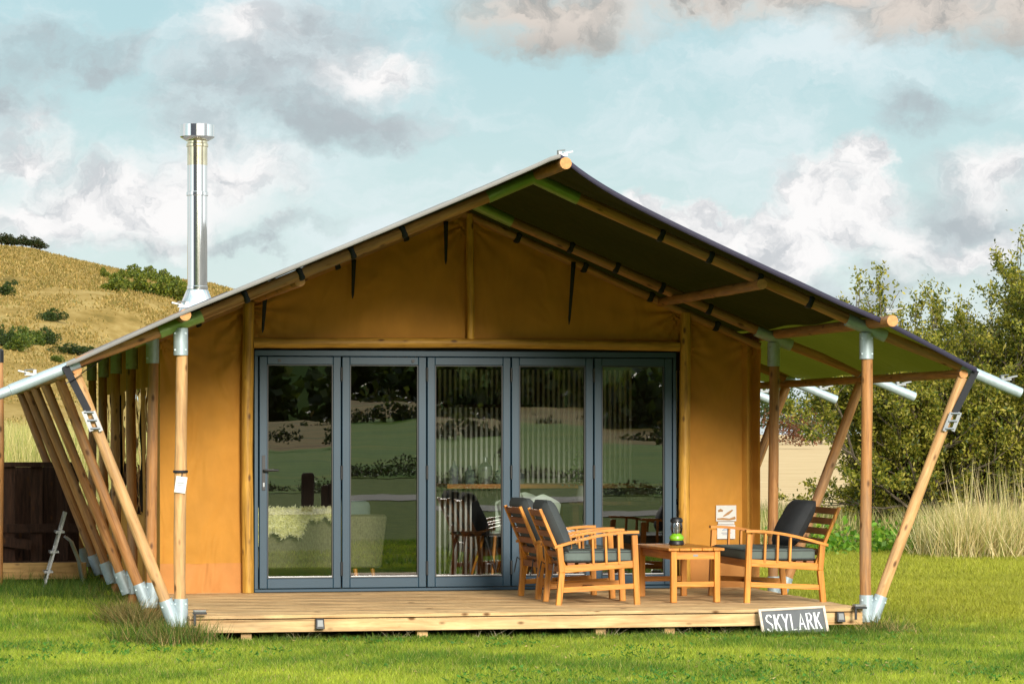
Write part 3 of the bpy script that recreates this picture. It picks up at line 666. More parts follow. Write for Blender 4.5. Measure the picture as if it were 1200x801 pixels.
# the wood, hedge and posts behind the viewpoint that the glass mirrors
def wood_behind():
    co, cc = [], []
    for i in range(90):
        x = -230+460*(i/89)+random.uniform(-3, 3); y = -372-random.random()*26; h = random.uniform(15, 22)
        a, b = clump(420, 6.5, 6.5, h*.62, 7, 2.0, [(.022, .035, .010), (.04, .055, .014), (.07, .085, .018)], 200+i, .12); a += np.array([x, y, 2.5]); co.append(a); cc.append(b)
    stuff(quad_obj('distant_wood', np.concatenate(co), np.concatenate(cc), M['leaf']), 'dark far off wood mirrored in the upper part of the door glass', 'wood')
    co, cc = [], []
    for i in range(170):
        x = -70+140*i/169
        a, b = clump(700, 1.1, .8, random.uniform(.30, .62), 7, .075, [(.02, .03, .01), (.05, .04, .02), (.04, .06, .015)], 400+i, .0); a += np.array([x, -64+random.uniform(-1.6, 1.6), 0]); co.append(a); cc.append(b)
    for Y0, n_, hh in ((-205, 60, 2.4), (-150, 26, 2.0), (-108, 34, 1.1), (-290, 60, 3.6)):
        for i in range(n_):
            x = random.uniform(-110, 110); h = hh*random.uniform(.4, 1.2)
            a, b = clump(380, h*.9, h*.7, h*.62, 7, h*.16, [(.02, .03, .01), (.04, .05, .014), (.06, .07, .018), (.07, .05, .025)], 700+i, .0); a += np.array([x, Y0+random.uniform(-3, 3)+.05*x, .6 if Y0 > -200 else 1.6]); co.append(a); cc.append(b)
    stuff(quad_obj('hedge', np.concatenate(co), np.concatenate(cc), M['leaf']), 'low dark hedge mirrored across the middle of the door glass', 'hedge')
wood_behind()
MX = lambda px, d: (CAM.x+rt.x*(px-600)/3500*d+fw.x*d, -(CAM.y+rt.y*(px-600)/3500*d+fw.y*d))
for ip, (px, d, h, r) in enumerate([(345, 66, .85, .13), (365, 68, .55, .10), (374, 68, .58, .10)]):
    x, y = MX(px, d); o = MB().lathe([(r, -.2), (r*.97, h*.95), (r*.7, h)], n=12).build('fence_post', M['dark_wood'], None, (x, y, 0))
    tag(o, ['tall stout dark post mirrored in the leftmost door pane', 'left one of two short posts mirrored in the leftmost door pane', 'right one of two short posts mirrored in the leftmost door pane'][ip], 'post', 'posts mirrored in the glass')

# ------------------------------------------------------------------ the tent
XC = -.065
tent = thing('safari_tent', 'tan canvas safari tent with pine poles and blue glazed doors on a timber deck', 'tent')
def sleeve(parent, z0, z1, r=.053, m='galv', n=20):
    s = MB().lathe([(r, z0), (r, z1), (r-.004, z1), (r-.006, z0)], n=n, cap=False)
    for z in (z0+.04, z1-.04):
        for a in (0.6, 2.2, 3.9, 5.4):
            s.lathe([(.007, -.004), (.007, .004)], n=8) if False else None
            c = Vector((math.cos(a)*r, math.sin(a)*r, z)); s.box(c, (.013, .013, .013))
    return s.build('sleeve', M[m], parent)
def pole(name, p0, p1, r, m='pole', parent=tent, sl=(), seg=24, taper=.96, smat='galv', n=14):
    p0, p1 = Vector(p0), Vector(p1); d = p1-p0; L = d.length; k = max(3, int(L*6)); b = MB()
    ph = random.random()*10; pts, rs = [], []
    for i in range(k+1):
        z = L*i/k; pts.append((.009*math.sin(z*1.7+ph)*min(1, z*3)*(0 if taper == 1 else 1), .009*math.sin(z*1.3+ph*2)*min(1, z*3)*(0 if taper == 1 else 1), z)); rs.append(r*(1-(1-taper)*i/k)*(1+.025*math.sin(z*5+ph*3)+.02*math.sin(z*11+ph)))
    b.path(pts, rs, n)
    o = b.build(name, M[m], parent); o.location = p0; q = d.to_track_quat('Z', 'Y'); o.rotation_mode = 'QUATERNION'; o.rotation_quaternion = q
    for s in sl:
        if s == 'foot': sleeve(o, -.012, .20, r+.009, smat)
        if s == 'head': sleeve(o, L-.20, L+.005, r+.009, smat)
    return o
YT = [-3.05, -.5, 1.75, 3.75, 5.6, 7.5]
PL, PR = -2.785, 2.632                       # post lines
zr = lambda X: 3.557-.4205*abs(X-XC)        # rafter centre line
def strapband(X, Y, h=.12, w=.055):
    s = 1 if X > XC else -1; b = MB(); c = Vector((X, Y, zr(X)))
    ang = math.atan(.4205)*s
    Mx = Matrix.Rotation(ang, 3, 'Y')
    return b.box(c, (w, .105, .105), Mx)
for i, Y in enumerate(YT):
    front = i < 2
    for s, PX in ((-1, PL), (1, PR)):
        foot = .14 if not (i == 0 and s == 1) else .11
        ps = pole('post', (PX, Y, foot), (PX, Y, 2.375), .046, 'pole' if (i or s > 0) else 'pole_pale', sl=('foot', 'head'))
        pole('stilt', (PX, Y, -.25), (PX, Y, foot-.012), .044, 'pole')
        bx = XC+s*3.50
        fx = PX+s*.045
        br = pole('brace', (fx, Y-.012, foot+.005), (bx, Y, 2.03), .045, 'pole_pale' if i == 0 else 'pole', sl=('foot',))
        if i < 4 or s < 0:
            pole('tie_bar' if False else 'eave_tube', (bx-s*.02, Y, zr(bx)+.03), (XC+s*3.99, Y, zr(XC+s*3.99)+.03), .043, 'galv', taper=1)
        # rafter halves: outer and inner
        pole('rafter', (XC+s*.22, Y, zr(XC+.22)), (PX-s*.10, Y, zr(PX)+.045), .043, 'pole', taper=1)
        pole('rafter', (PX+s*.12, Y, zr(PX+s*.12)), (bx, Y, zr(bx)+.03), .041, 'pole', taper=1)
        # ridge bracket arm and eave bracket arms
        pole('ridge_bracket', (XC-s*.01, Y, zr(XC)+.012), (XC+s*.36, Y, zr(XC+.36)), .050, 'galv_green_lit', taper=1)
        pole('eave_bracket', (PX-s*.16, Y, zr(PX-s*.16)-.005), (PX+s*.16, Y, zr(PX+s*.16)+.002), .051, 'galv' if s > 0 else 'galv_green_lit', taper=1)
        if front:
            for f in (.30, .48, .66, .85):
                X = XC+s*(.36+f*2.2) if i == 0 else XC+s*(.2+f*2.25)
                ang = math.atan(.4205)*s
                MB().box((X, Y, zr(X)), (.05, .10, .10), Matrix.Rotation(ang, 3, 'Y')).build('rafter_strap', M['strap'], tent, bevel=.02)
# poles running along the tent
YB = 8.4
def along(X, z, y0, r=.043, nm='purlin', y1=YB):
    o = pole(nm, (X, y1, z), (X, y0, z), r, 'pole', taper=1)
    MB().lathe([(r*.99, 0), (r*.99, .003)], n=14).build('end_face', M['endgrain'], o, (0.0, 0.0, (y1-y0)-.001))
    return o
along(-.03, 3.585, -4.05, .045, 'ridge_pole')
along(2.655, 2.455, -3.62, .044, 'eave_pole'); along(-2.785, 2.465, -3.42, .044, 'eave_pole')
along(1.73, 2.75, -3.2, .042); along(-1.86, 2.75, -2.9, .042)
along(3.43, 2.06, -3.09, .036); along(-3.56, 2.06, -3.05, .036)
# roof cloth
fe = lambda a: np.interp(a, [0, .5, 1.3, 1.8, 2.45, 2.75, 3.6], [-4.02, -3.92, -3.75, -3.64, -3.5, -3.42, -3.14])
def roofz(X, y):
    a = abs(X-XC); z = np.interp(a, [0, .06, 1.3, 2.7, 3.5, 3.99], [3.645, 3.632, 3.10, 2.507, 2.135, 1.95])
    f = max(0.0, (-3.05-y)/.8)            # the free front edge sags, more on the slack right side
    return z - f*(.10 if X > XC else .015)*(1-math.exp(-a/.3))*np.interp(a, [0, 2.3, 3.6], [1, 1, .1])
def rooffn(u, v):
    X = XC+(u*2-1)*2.70; a = abs(X-XC); y0 = fe(a); y = y0+(YB+.3-y0)*v
    sag = .03*math.sin(v*math.pi*6)**2*math.sin(min(1, a/2.7)*math.pi)
    return (X, y, roofz(X, y)-sag+.012*math.sin(y*4.1+X*2))
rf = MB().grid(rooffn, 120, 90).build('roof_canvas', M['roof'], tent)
for s in (-1, 1):  # outer strips of the same roof, in its lit copy
    def eavefn(u, v, s=s):
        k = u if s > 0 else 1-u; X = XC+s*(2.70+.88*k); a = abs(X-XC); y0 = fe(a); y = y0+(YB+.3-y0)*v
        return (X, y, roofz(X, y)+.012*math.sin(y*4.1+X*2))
    MB().grid(eavefn, 20, 90).build('roof_canvas_lit_eave', M['roof_lit'], tent)
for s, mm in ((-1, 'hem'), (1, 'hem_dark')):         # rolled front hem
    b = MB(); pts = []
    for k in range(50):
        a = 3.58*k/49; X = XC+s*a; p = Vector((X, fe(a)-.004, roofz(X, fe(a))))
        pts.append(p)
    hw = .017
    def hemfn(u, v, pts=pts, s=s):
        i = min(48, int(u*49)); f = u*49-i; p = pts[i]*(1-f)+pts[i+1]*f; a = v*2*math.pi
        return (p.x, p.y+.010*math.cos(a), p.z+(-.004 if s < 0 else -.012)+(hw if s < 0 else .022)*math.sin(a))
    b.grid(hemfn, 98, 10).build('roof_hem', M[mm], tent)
# hem sleeve (rear-right light edge) and corner reinforcement at the left eave
b = MB().grid(lambda u, v: (XC-3.30-.27*u, -3.16+.5*v, roofz(XC-3.5-.5*u, -3)+.012), 6, 6); b.build('corner_patch', M['hem_dark'], tent)
# ratchet straps on the outer braces
for s in (-1, 1):
    PX = PL if s < 0 else PR; bx = XC+s*3.5
    p1 = Vector((bx+s*.03, -3.06, 2.03)); p0 = Vector((PX+s*.045, -3.06, .14)); dirn = (p0-p1).normalized()
    o = Vector((-s*.0, -.054, 0)); a = p1+o+Vector((s*.06, 0, .06)); c = p1+o+dirn*.30
    st = MB().bar(a, c, .055, .005, (0, 1, 0)).build('ratchet_strap', M['strap'], tent)
    bk = MB()
    for k in range(3): q = c+dirn*(.01+.065*k)+Vector((0, -.014, 0)); bk.path([q-Vector((.036, 0, 0)), q+Vector((.036, 0, 0))], .011, 8)
    for e in (-1, 1):
        q = c+Vector((e*.036, -.015, 0)); bk.bar(q, q+dirn*.16, .008, .03)
    bk.build('ratchet_buckle', M['zinc'], tent)
def hasp(x, y, z, s=1, k=1.0):                           # small over-centre clamps
    b = MB(); b.box((x, y, z), (.09*k, .04, .018)); b.box((x+s*.05*k, y-.01, z+.018), (.09*k, .03, .012), Matrix.Rotation(R(-12*s), 3, 'Y')); b.box((x-s*.03*k, y, z+.02), (.025, .045, .03))
    b.path([(x-.04*k, y-.02, z), (x-.045*k, y-.024, z+.03), (x+.02*k, y-.024, z+.035)], .005, 6)
    b.build('clamp', M['zinc'], tent)
hasp(-.045, -4.0, 3.65, 1, .8); hasp(2.66, -3.55, 2.53, 1); hasp(-2.80, -3.40, 2.53, -1, .9)
for i in range(4):
    X = XC+3.86; hasp(X, YT[i], zr(X)+.085, 1)
    if i == 0: hasp(XC-3.84, YT[i], zr(XC+3.84)+.085, -1)
# front wall: canvas, in bays, above and beside the doors
def wavy(x, z, a=.010): return a*math.sin(x*9+z*2.1)+a*.7*math.sin(x*17-z*3.3+1)
def pucker(x, z):
    o = 0
    for cx, cz, k in ((1.93, 2.66, 1.0), (.012, 3.42, .8), (-1.93, 2.66, 1.0), (-2.7, 2.40, .9), (2.64, 2.40, .9), (1.93, 2.36, .5), (-1.93, 2.36, .5)):
        dx, dz = x-cx, z-cz; r = math.hypot(dx, dz)+1e-6
        o += k*.020*math.sin(math.atan2(dz, dx)*15+cx*3)*math.exp(-r/.42)*min(1, r/.08)
    return o
WL, WR = -2.68, 2.648
zw = lambda X: 3.50-.4205*abs(X-XC)-.01
fw_ = MB()
fw_.grid(lambda u, v: (WL+(-1.93-WL)*u, wavy(WL+.75*u, v*2), .47+(zw(WL+(-1.93-WL)*u)-.47)*v), 40, 90)
fw_.grid(lambda u, v: (1.94+(WR-1.94)*u, wavy(u*.7, v*2, .008)+(-.045*math.sin((u-.78)*32)*(u > .78)), .47+(zw(1.94+(WR-1.94)*u)-.47)*v), 40, 90)
fw_.grid(lambda u, v: (-1.93+3.87*u, wavy(u*3.8, v*1.2, .006)+.012*math.sin(v*3+u*9), 2.36+(zw(-1.93+3.87*u)-2.36)*v), 160, 50)
fw_.v = [(x, y+pucker(x, z), z) for x, y, z in fw_.v]
fw_.build('front_wall', M['canvas'], tent)
for q0, q1 in ((WL, -1.93), (1.94, WR)): MB().grid(lambda u, v: (q0+(q1-q0)*u, -.012+.006*math.sin(u*13+v*3), .20+.275*v), 24, 6).build('wall_skirt', M['skirt'], tent)
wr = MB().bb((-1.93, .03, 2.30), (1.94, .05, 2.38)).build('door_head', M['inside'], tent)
# side walls with vinyl windows
for s, X in ((-1, -2.66), (1, 2.64)):
    def sw(y0_, y1_, z0_, z1_, nu, nv, bb):
        def f(u, v):
            y_, z_ = y0_+(y1_-y0_)*u, z0_+(z1_-z0_)*v
            return (X+.012*math.sin(y_*5.4)+.01*math.sin(z_*3.1+y_*2.4), y_, z_)
        bb.grid(f, nu, nv)
    wb_ = MB(); sw(0, 8.2, .20, .86, 70, 5, wb_); sw(0, 8.2, 1.98, 2.45, 70, 4, wb_)
    for k in range(7): sw((.75+1.28*(k-1)+.62) if k else 0, (.75+1.28*k) if k < 6 else 8.2, .86, 1.98, 6, 8, wb_)
    w = wb_.build('side_wall', M['canvas'], tent)
    for k in range(6):
        y0 = .75+1.28*k
        MB().grid(lambda u, v: (X+s*.03+.012*math.sin(u*9+k)*math.sin(v*13+k*2), y0-.02+.66*u, .84+1.16*v), 6, 14).build('window', M['vinyl'], w)
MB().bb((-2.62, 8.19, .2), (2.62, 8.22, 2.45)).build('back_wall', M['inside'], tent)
MB().grid(lambda u, v: (-2.62+5.24*u, 8.2, 2.44+(zw(-2.62+5.24*u)-2.44)*v), 20, 2).build('back_gable', M['canvas'], tent)
# wall timber
pole('wall_post', (-1.932, -.07, .22), (-1.932, -.07, zr(-1.93)-.06), .052, 'log')
pole('wall_post', (1.942, -.07, .22), (1.942, -.07, zr(1.94)-.06), .052, 'log')
pole('king_post', (.012, -.07, 2.41), (.012, -.07, 3.50), .036, 'log')
pole('lintel_log', (-1.885, -.06, 2.366), (1.895, -.06, 2.366), .046, 'log')
for s in (-1, 1):
    pole('wall_rafter', (XC, -.06, zr(XC)-.045), (PR if s > 0 else PL, -.06, zr(PR)-.06), .036, 'pole', taper=1)
    for a in (.5, 1.1, 1.7, 2.3): MB().box((XC+s*a, -.06, zr(XC+a)-.05), (.05, .09, .09), Matrix.Rotation(math.atan(.42)*s, 3, 'Y')).build('rafter_strap', M['strap'], tent, bevel=.015)
def hang(x, z0, z1, dx):
    n = 10
    MB().grid(lambda u, v: (x+dx*v+(u-.5)*(.042-.022*v)*(1 if v < .99 else .3), -.105-.004*math.sin(v*5), z0+(z1-z0)*v), 1, n).build('hanging_strap', M['strap'], tent, solid=.004)
hang(-.212, 3.43, 3.055, 0); hang(-1.02, 3.09, 2.75, -.01); hang(.925, 3.09, 2.54, -.04); hang(-1.79, 2.76, 2.45, -.02)
# folding doors
DX = [-1.875, -1.120, -.372, .376, 1.118, 1.871]
fr = MB(); y0, y1 = -.05, .05
fr.bb((-1.875, y0, 2.255), (1.871, y1, 2.305)); fr.bb((-1.875, y0, .222), (1.871, y1, .248))
fr.bb((-1.875, y0, .248), (-1.842, y1, 2.255)); fr.bb((1.838, y0, .248), (1.871, y1, 2.255))
fr.build('door_frame', M['frame'], tent, bevel=.004)
for i in range(5):
    a = (DX[i] if i else -1.838)+.005; c = (DX[i+1] if i < 4 else 1.834)-.005; zb, zt = .254, 2.250; w = .068
    p = MB(); ya, yb = -.062, -.002
    p.bb((a, ya, zb), (a+w, yb, zt)); p.bb((c-w, ya, zb), (c, yb, zt)); p.bb((a+w, ya, zt-w), (c-w, yb, zt)); p.bb((a+w, ya, zb), (c-w, yb, zb+.085))
    d = p.build('door', M['frame'], tent, bevel=.005)
    g = MB()
    for (q0, q1, r0, r1) in ((a+w, a+w+.010, zb+.085, zt-w), (c-w-.010, c-w, zb+.085, zt-w), (a+w+.01, c-w-.01, zt-w-.010, zt-w), (a+w+.01, c-w-.01, zb+.085, zb+.095)):
        g.bb((q0, ya+.010, r0), (q1, yb-.01, r1))
    g.build('gasket', M['rubber'], d)
    tx, tz = ((.0012, -.001), (-.0022, .002), (.0006, -.002), (-.0014, .0012), (.0022, -.0008))[i]
    MB().add([(a+w, -.034-tx-tz, zb+.085), (c-w, -.034-tx+tz, zb+.085), (c-w, -.034+tx+tz, zt-w), (a+w, -.034+tx-tz, zt-w)], [(0, 1, 2, 3)]).build('glass', M['glass'], d)
    MB().bb((a+w+.011, ya+.006, zb+.0955), (c-w-.011, ya+.016, zb+.103)).build('glazing_bead', M['alu'], d)
    if i < 4:
        h = MB()
        for z in (.42, 1.25, 2.10): h.lathe([(.011, z-.06), (.011, z+.06)], (c+.005, ya-.006, 0), 10)
        h.build('hinge', M['rubber'], d)
    if i < 2:
        MB().path([((a+c)/2-.18*(1 if i == 0 else -1.4), ya-.012, 2.215), ((a+c)/2-.18*(1 if i == 0 else -1.4), ya+.002, 2.215)], .014, 12).build('magnet_catch', M['rubber'], d)
    if i == 0:
        h = MB().bb((a+.022, ya-.010, 1.10), (a+.050, ya+.001, 1.40)); h.path([(a+.036, ya-.01, 1.27), (a+.036, ya-.05, 1.27), (a+.16, ya-.052, 1.272)], .010, 10)
        hd = h.build('handle', M['rubber'], d, bevel=.003); MB().bb((a+.029, ya-.014, 1.13), (a+.043, ya-.0105, 1.165)).build('lock_cylinder', M['zinc'], hd)
# flue through the left roof slope
fx, fy = -2.213, 1.5; zb = roofz(fx, fy)-.02
fl = MB().lathe([(.091, zb-.25), (.091, zb+.17), (.097, zb+.175), (.097, zb+.20), (.091, zb+.205), (.091, zb+1.02), (.099, zb+1.025), (.099, zb+1.055), (.091, zb+1.06), (.091, 4.19)], (fx, fy, 0), 32).build('chimney', M['steel'], tent)
MB().lathe([(.0925, 4.02), (.0925, 4.185), (.100, 4.19), (.100, 4.215), (.0925, 4.22), (.0925, 4.265)], (fx, fy, 0), 32).build('flue_collar', M['steel_heat'], fl)
MB().lathe([(.096, 4.24), (.152, 4.272), (.158, 4.278), (.158, 4.385), (.150, 4.390), (.150, 4.375), (.01, 4.39)], (fx, fy, 0), 32).build('chimney_cap', M['steel'], fl)
MB().lathe([(.175, zb-.06), (.155, zb+.03), (.102, zb+.16), (.095, zb+.17)], (fx, fy, 0), 32).build('flashing_cone', M['steel'], fl)
ft = MB().grid(lambda u, v: (fx-.22+.46*u, fy-.30+.6*v, roofz(fx-.22+.46*u, fy)+.02), 8, 4).build('flashing_sheet', M['hem_dark'], tent, solid=.008)
# interior shell
MB().bb((-2.6, .06, .10), (2.6, 8.15, .215)).build('inside_floor', M['floor_in'], tent)
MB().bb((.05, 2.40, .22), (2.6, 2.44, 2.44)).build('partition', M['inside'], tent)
bt = MB()
for k in range(50):
    x = .12+.0505*k
    if x > 2.05 and x < 2.35: continue
    bt.bb((x, 2.365, .25), (x+.021, 2.399, 2.20))
bt.build('lit_corrugation', M['lit_facet'], tent)  # white strips stand in for daylight on a corrugated sheet's facets
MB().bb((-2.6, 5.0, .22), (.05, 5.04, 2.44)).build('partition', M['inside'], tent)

# ------------------------------------------------------------------ deck
deck = thing('timber_deck', 'pale timber deck with knotty fascia board in front of the tent', 'deck')
b = MB(); y = DF-.028; k = 0
while y < .02:
    b.bb((LX0, y, .192), (LX1, y+.136, .220+.0016*((k*7)%3-1))); y += .146; k += 1
b.build('deck_boards', M['deck_x'], deck, bevel=.003)
MB().bb((LX0, DF-.020, .088), (LX1, DF, .184)).build('fascia_board', M['deck_x'], deck, bevel=.003)
MB().bb((LX0-.0, DF+.01, .08), (LX0+.03, 0, .19)).bb((LX1-.03, DF+.01, .08), (LX1, 0, .19)).build('side_board', M['deck_x'], deck)
for x in (-2.3, -.95, .45, 1.0, 2.2): MB().bb((x-.04, DF+.05, -.1), (x+.04, DF+.13, .19)).build('bearer_post', M['deck_x'], deck)
for xx in (-2.4, -1.2, 0, 1.2, 2.2): MB().bb((xx-.03, DF+.14, .06), (xx+.03, 8.0, .19)).build('joist', M['dark_wood'], deck)

# ------------------------------------------------------------------ furniture
def seat_chair(name, label, cat, loc, rz, W, bench=False):
    t = thing(name, label, cat, loc, rz)
    hy = W/2; ys = (-hy+.025, hy-.025)
    for y in ys:
        fl_ = MB(); fl_.bar((.315, y, 0), (.292, y, .555), .046, .046, (0, 1, 0)); fl_.build('leg', M['teak_z'], t, bevel=.004)
        rl = MB(); rl.bar((-.325, y, 0), (-.298, y, .26), .046, .050, (0, 1, 0)); rl.bar((-.298, y, .26), (-.318, y, .475), .046, .050, (0, 1, 0)); rl.build('leg', M['teak_z'], t, bevel=.004)
        so = .026 if y > 0 else -.026
        MB().bar((-.30, y, .285), (.30, y, .325), .024, .058, (0, 0, 1)).build('side_rail', M['teak_x'], t, bevel=.003)
        MB().bar((-.315, y, .120), (.308, y, .150), .024, .042, (0, 0, 1)).build('stretcher', M['teak_x'], t, bevel=.003)
        # arm: gently bowed board
        ar = MB(); n = 10
        P = [(-.36+.685*i/n, .462+.118*math.sin(min(1, (i/n)*1.05)*math.pi/2)) for i in range(n+1)]
        def arm(u, v, P=P, y=y):
            i = min(n-1, int(u*n)); f = u*n-i; x = P[i][0]*(1-f)+P[i+1][0]*f; z = P[i][1]*(1-f)+P[i+1][1]*f
            a = [(-.031, -.011), (.031, -.011), (.031, .011), (-.031, .011), (-.031, -.011)][int(round(v*4))]
            return (x, y+a[0], z+a[1])
        ar.grid(arm, n, 4, sm=False)
        for xx, fl2 in ((P[0], 0), (P[-1], 1)):
            ar.add([(xx[0], y-.031, xx[1]-.011), (xx[0], y+.031, xx[1]-.011), (xx[0], y+.031, xx[1]+.011), (xx[0], y-.031, xx[1]+.011)], [(0, 1, 2, 3) if fl2 else (3, 2, 1, 0)])
        ar.build('armrest', M['teak_x'], t)
        for x in (-.03, .075, .18):
            MB().bar((x-.012, y, .325), (x-.02, y, .465+.118*math.sin((x+.36)/.72*1.05*math.pi/2)-.012), .016, .040, (0, 1, 0)).build('arm_slat', M['teak_z'], t)
        MB().bar((-.255, y-so*1.3, .27), (-.470, y-so*1.3, .765), .024, .042, (0, 1, 0)).build('back_stile', M['teak_z'], t, bevel=.003)
    # cross members
    fr_ = MB(); fr_.bb((.275, -hy+.05, .285), (.300, hy-.05, .350)); fr_.build('front_rail', M['teak_y'], t, bevel=.003)
    MB().bb((-.31, -hy+.05, .26), (-.285, hy-.05, .31)).build('rear_rail', M['slat'], t)
    sb = MB()
    for k in range(6): sb.bb((-.25+.09*k, -hy+.038, .318), (-.19+.09*k, hy-.038, .335))
    sb.build('seat_slats', M['slat'], t)
    MB().bb((-.02, -hy+.04, .115), (.05, hy-.04, .135)).build('cross_stretcher', M['slat'], t)
    for k in range(6):
        f = (k+.6)/6; x = -.255-.215*f+.0; z = .27+.495*f
        MB().box((x, 0, z), (.016, W-.12, .052), Matrix.Rotation(math.atan2(-.215, .495), 3, 'Y')).build('back_slat', M['slat'], t)
    def pillow(L_, Wd, T, e=5.0, n=18):
        b = MB()
        def fn(sg):
            def g(u, v):
                a, c = u*2-1, v*2-1
                th = (1-abs(a)**e)**.5*(1-abs(c)**e)**.5
                pinch = 1-.03*(abs(a)**4)*(1-abs(c)**2)
                return (a*L_/2*(1-.025*c*c), c*Wd/2*pinch, sg*T/2*max(th, .0)*(1+.03*math.sin(a*7+c*5)))
            return g
        b.grid(fn(1), n, n); b.grid(lambda u, v: fn(-1)(u, 1-v), n, n)
        return b
    hw_ = W/2-.055
    MB().bb((-.27, -hw_, .338), (.31, hw_, .432)).build('seat_cushion', M['cushion'], t, bevel=.022)
    pp = MB()
    for z in (.352, .418): pp.path([(-.268, -hw_-.001, z), (.308, -hw_-.001, z), (.311, -hw_+.002, z), (.311, hw_-.002, z), (.308, hw_+.001, z), (-.268, hw_+.001, z)], .004, 6)
    pp.build('cushion_piping', M['pad'], t)
    pts = []
    return t, pillow
ch, pillow = seat_chair('armchair', 'wooden slat armchair with grey cushions standing nearest the coffee table and the deck edge', 'armchair', (.605, -2.17, .22), R(-1.5), .60)
bc = pillow(.46, .50, .15, 5).build('back_cushion', M['pad'], ch, (-.325, 0, .625), (0, R(-114), 0))
for y in (-.24, .24): MB().path([(-.34, y, .31), (-.36, y*1.08, .33), (-.37, y*1.12, .27), (-.385, y*1.1, .20)], .005, 6).build('cushion_tie', M['rubber'], ch)

c2 = copy_tree(ch); c2.location = (.60, -1.28, .22); c2.rotation_euler = (0, 0, R(3))
tag(c2, 'wooden slat armchair half hidden behind the other one, close to the glass doors', 'armchair', 'wooden armchairs on the deck'); ch['group'] = 'wooden armchairs on the deck'
bn, _ = seat_chair('bench', 'wide wooden two seat bench with green grey pad at the right deck end', 'bench', (2.16, -1.84, .22), R(180-1), 1.20)
cu = pillow(.43, .43, .17, 3.2).build('scatter_cushion', M['charcoal'], None, (2.33, -2.08, .855), (0, R(-60), R(6)))
tag(cu, 'plump charcoal scatter cushion leaning on the bench back', 'cushion')
# table
tb = thing('coffee_table', 'low wooden slatted coffee table between the armchair and the bench', 'table', (1.442, -1.748, .22), R(1.0))
for k in range(5): MB().bb((-.235+.095*k, -.535, .418), (-.145+.095*k, .535, .440)).build('top_slat', M['teak_y'], tb, bevel=.003)
for sx in (-1, 1):
    MB().bb((sx*.178-.010, -.47, .345), (sx*.178+.010, .47, .405)).build('apron', M['teak_y'], tb)
    for sy in (-1, 1): MB().bb((sx*.182-.024, sy*.49-.024, 0), (sx*.182+.024, sy*.49+.024, .417)).build('leg', M['teak_z'], tb, bevel=.004)
for sy in (-1, 1):
    MB().bb((-.158, sy*.492-.011, .350), (.158, sy*.492+.011, .408)).build('apron', M['teak_x'], tb)
    MB().bb((-.158, sy*.49-.011, .125), (.158, sy*.49+.011, .168)).build('stretcher', M['teak_x'], tb, bevel=.003)
MB().bb((-.02, -.506, .372), (.02, -.5035, .388)).build('maker_plate', M['zinc'], tb)
# lantern
ln = thing('camping_lantern', 'small lime green and black camping lantern on the coffee table', 'lantern', (1.458, -1.62, .6605))
MB().lathe([(.055, 0), (.062, .008), (.062, .028), (.054, .04)], n=28).build('base', M['rubber'], ln)
MB().lathe([(.054, .0405), (.062, .055), (.058, .075), (.038, .092), (.036, .098)], n=28).build('body', M['lime'], ln)
MB().lathe([(.040, .0985), (.047, .12), (.047, .16), (.042, .186)], n=24, cap=False).build('globe', M['clear'], ln)
MB().lathe([(.016, .099), (.018, .14), (.010, .17)], n=16).build('reflector', M['lens'], ln)
wg = MB()
for k in range(6):
    a = k*math.pi/3+.3; wg.path([(math.cos(a)*.045, math.sin(a)*.045, .095), (math.cos(a)*.055, math.sin(a)*.055, .14), (math.cos(a)*.046, math.sin(a)*.046, .19)], .003, 6)
wg.build('wire_guard', M['rubber'], ln)
MB().lathe([(.047, .187), (.052, .192), (.052, .212), (.040, .228), (.010, .232)], n=28).build('cap', M['rubber'], ln)
# wall notices
n1 = thing('wall_notice', 'printed card with brown swirl picture pinned on the canvas above the plain one', 'notice', (2.335, -.022, .88))
MB().box((0, 0, 0), (.185, .004, .140)).build('sheet', M['white'], n1)
sw = MB(); sw.path([(-.085, -.003, -.052), (-.03, -.003, -.05), (.03, -.003, -.055), (.085, -.003, -.04)], [.010, .014, .012, .016], 8)
sw.path([(-.03, -.003, -.03), (.02, -.003, 0), (.06, -.003, .03)], [.008, .015, .009], 8); sw.path([(-.075, -.003, .018), (-.05, -.003, .028), (-.03, -.003, .02)], [.012, .016, .01], 8); sw.path([(-.07, -.003, .0), (-.05, -.003, -.012)], [.006, .004], 8)
o = sw.build('picture', M['brown_ink'], n1, (0, -.0008, 0)); o.scale = (1, .12, 1)
n2 = thing('wall_notice', 'white card with small blue emblem pinned on the canvas below the picture card', 'notice', (2.335, -.022, .715))
MB().box((0, 0, 0), (.165, .004, .125)).build('sheet', M['white'], n2)
e = MB(); e.path([(-.035, -.003, .012), (-.015, -.003, .028), (.012, -.003, .026), (.035, -.003, .010)], .0045, 6); e.path([(-.025, -.003, .010), (.0, -.003, .018), (.024, -.003, .006)], .004, 6)
o = e.build('emblem', M['blue_ink'], n2, (0, -.0008, 0)); o.scale = (1, .2, 1)
e = MB(); e.bb((-.045, -.0036, -.012), (.045, -.0024, -.006)); e.bb((-.035, -.0036, -.026), (.035, -.0024, -.021)); e.build('small_print', M['ink'], n2)
n3 = MB().box((2.335, -.022, .793), (.150, .004, .022)).build('paper_strip', M['white']); tag(n3, 'narrow blank paper strip between the two cards on the canvas', 'notice')
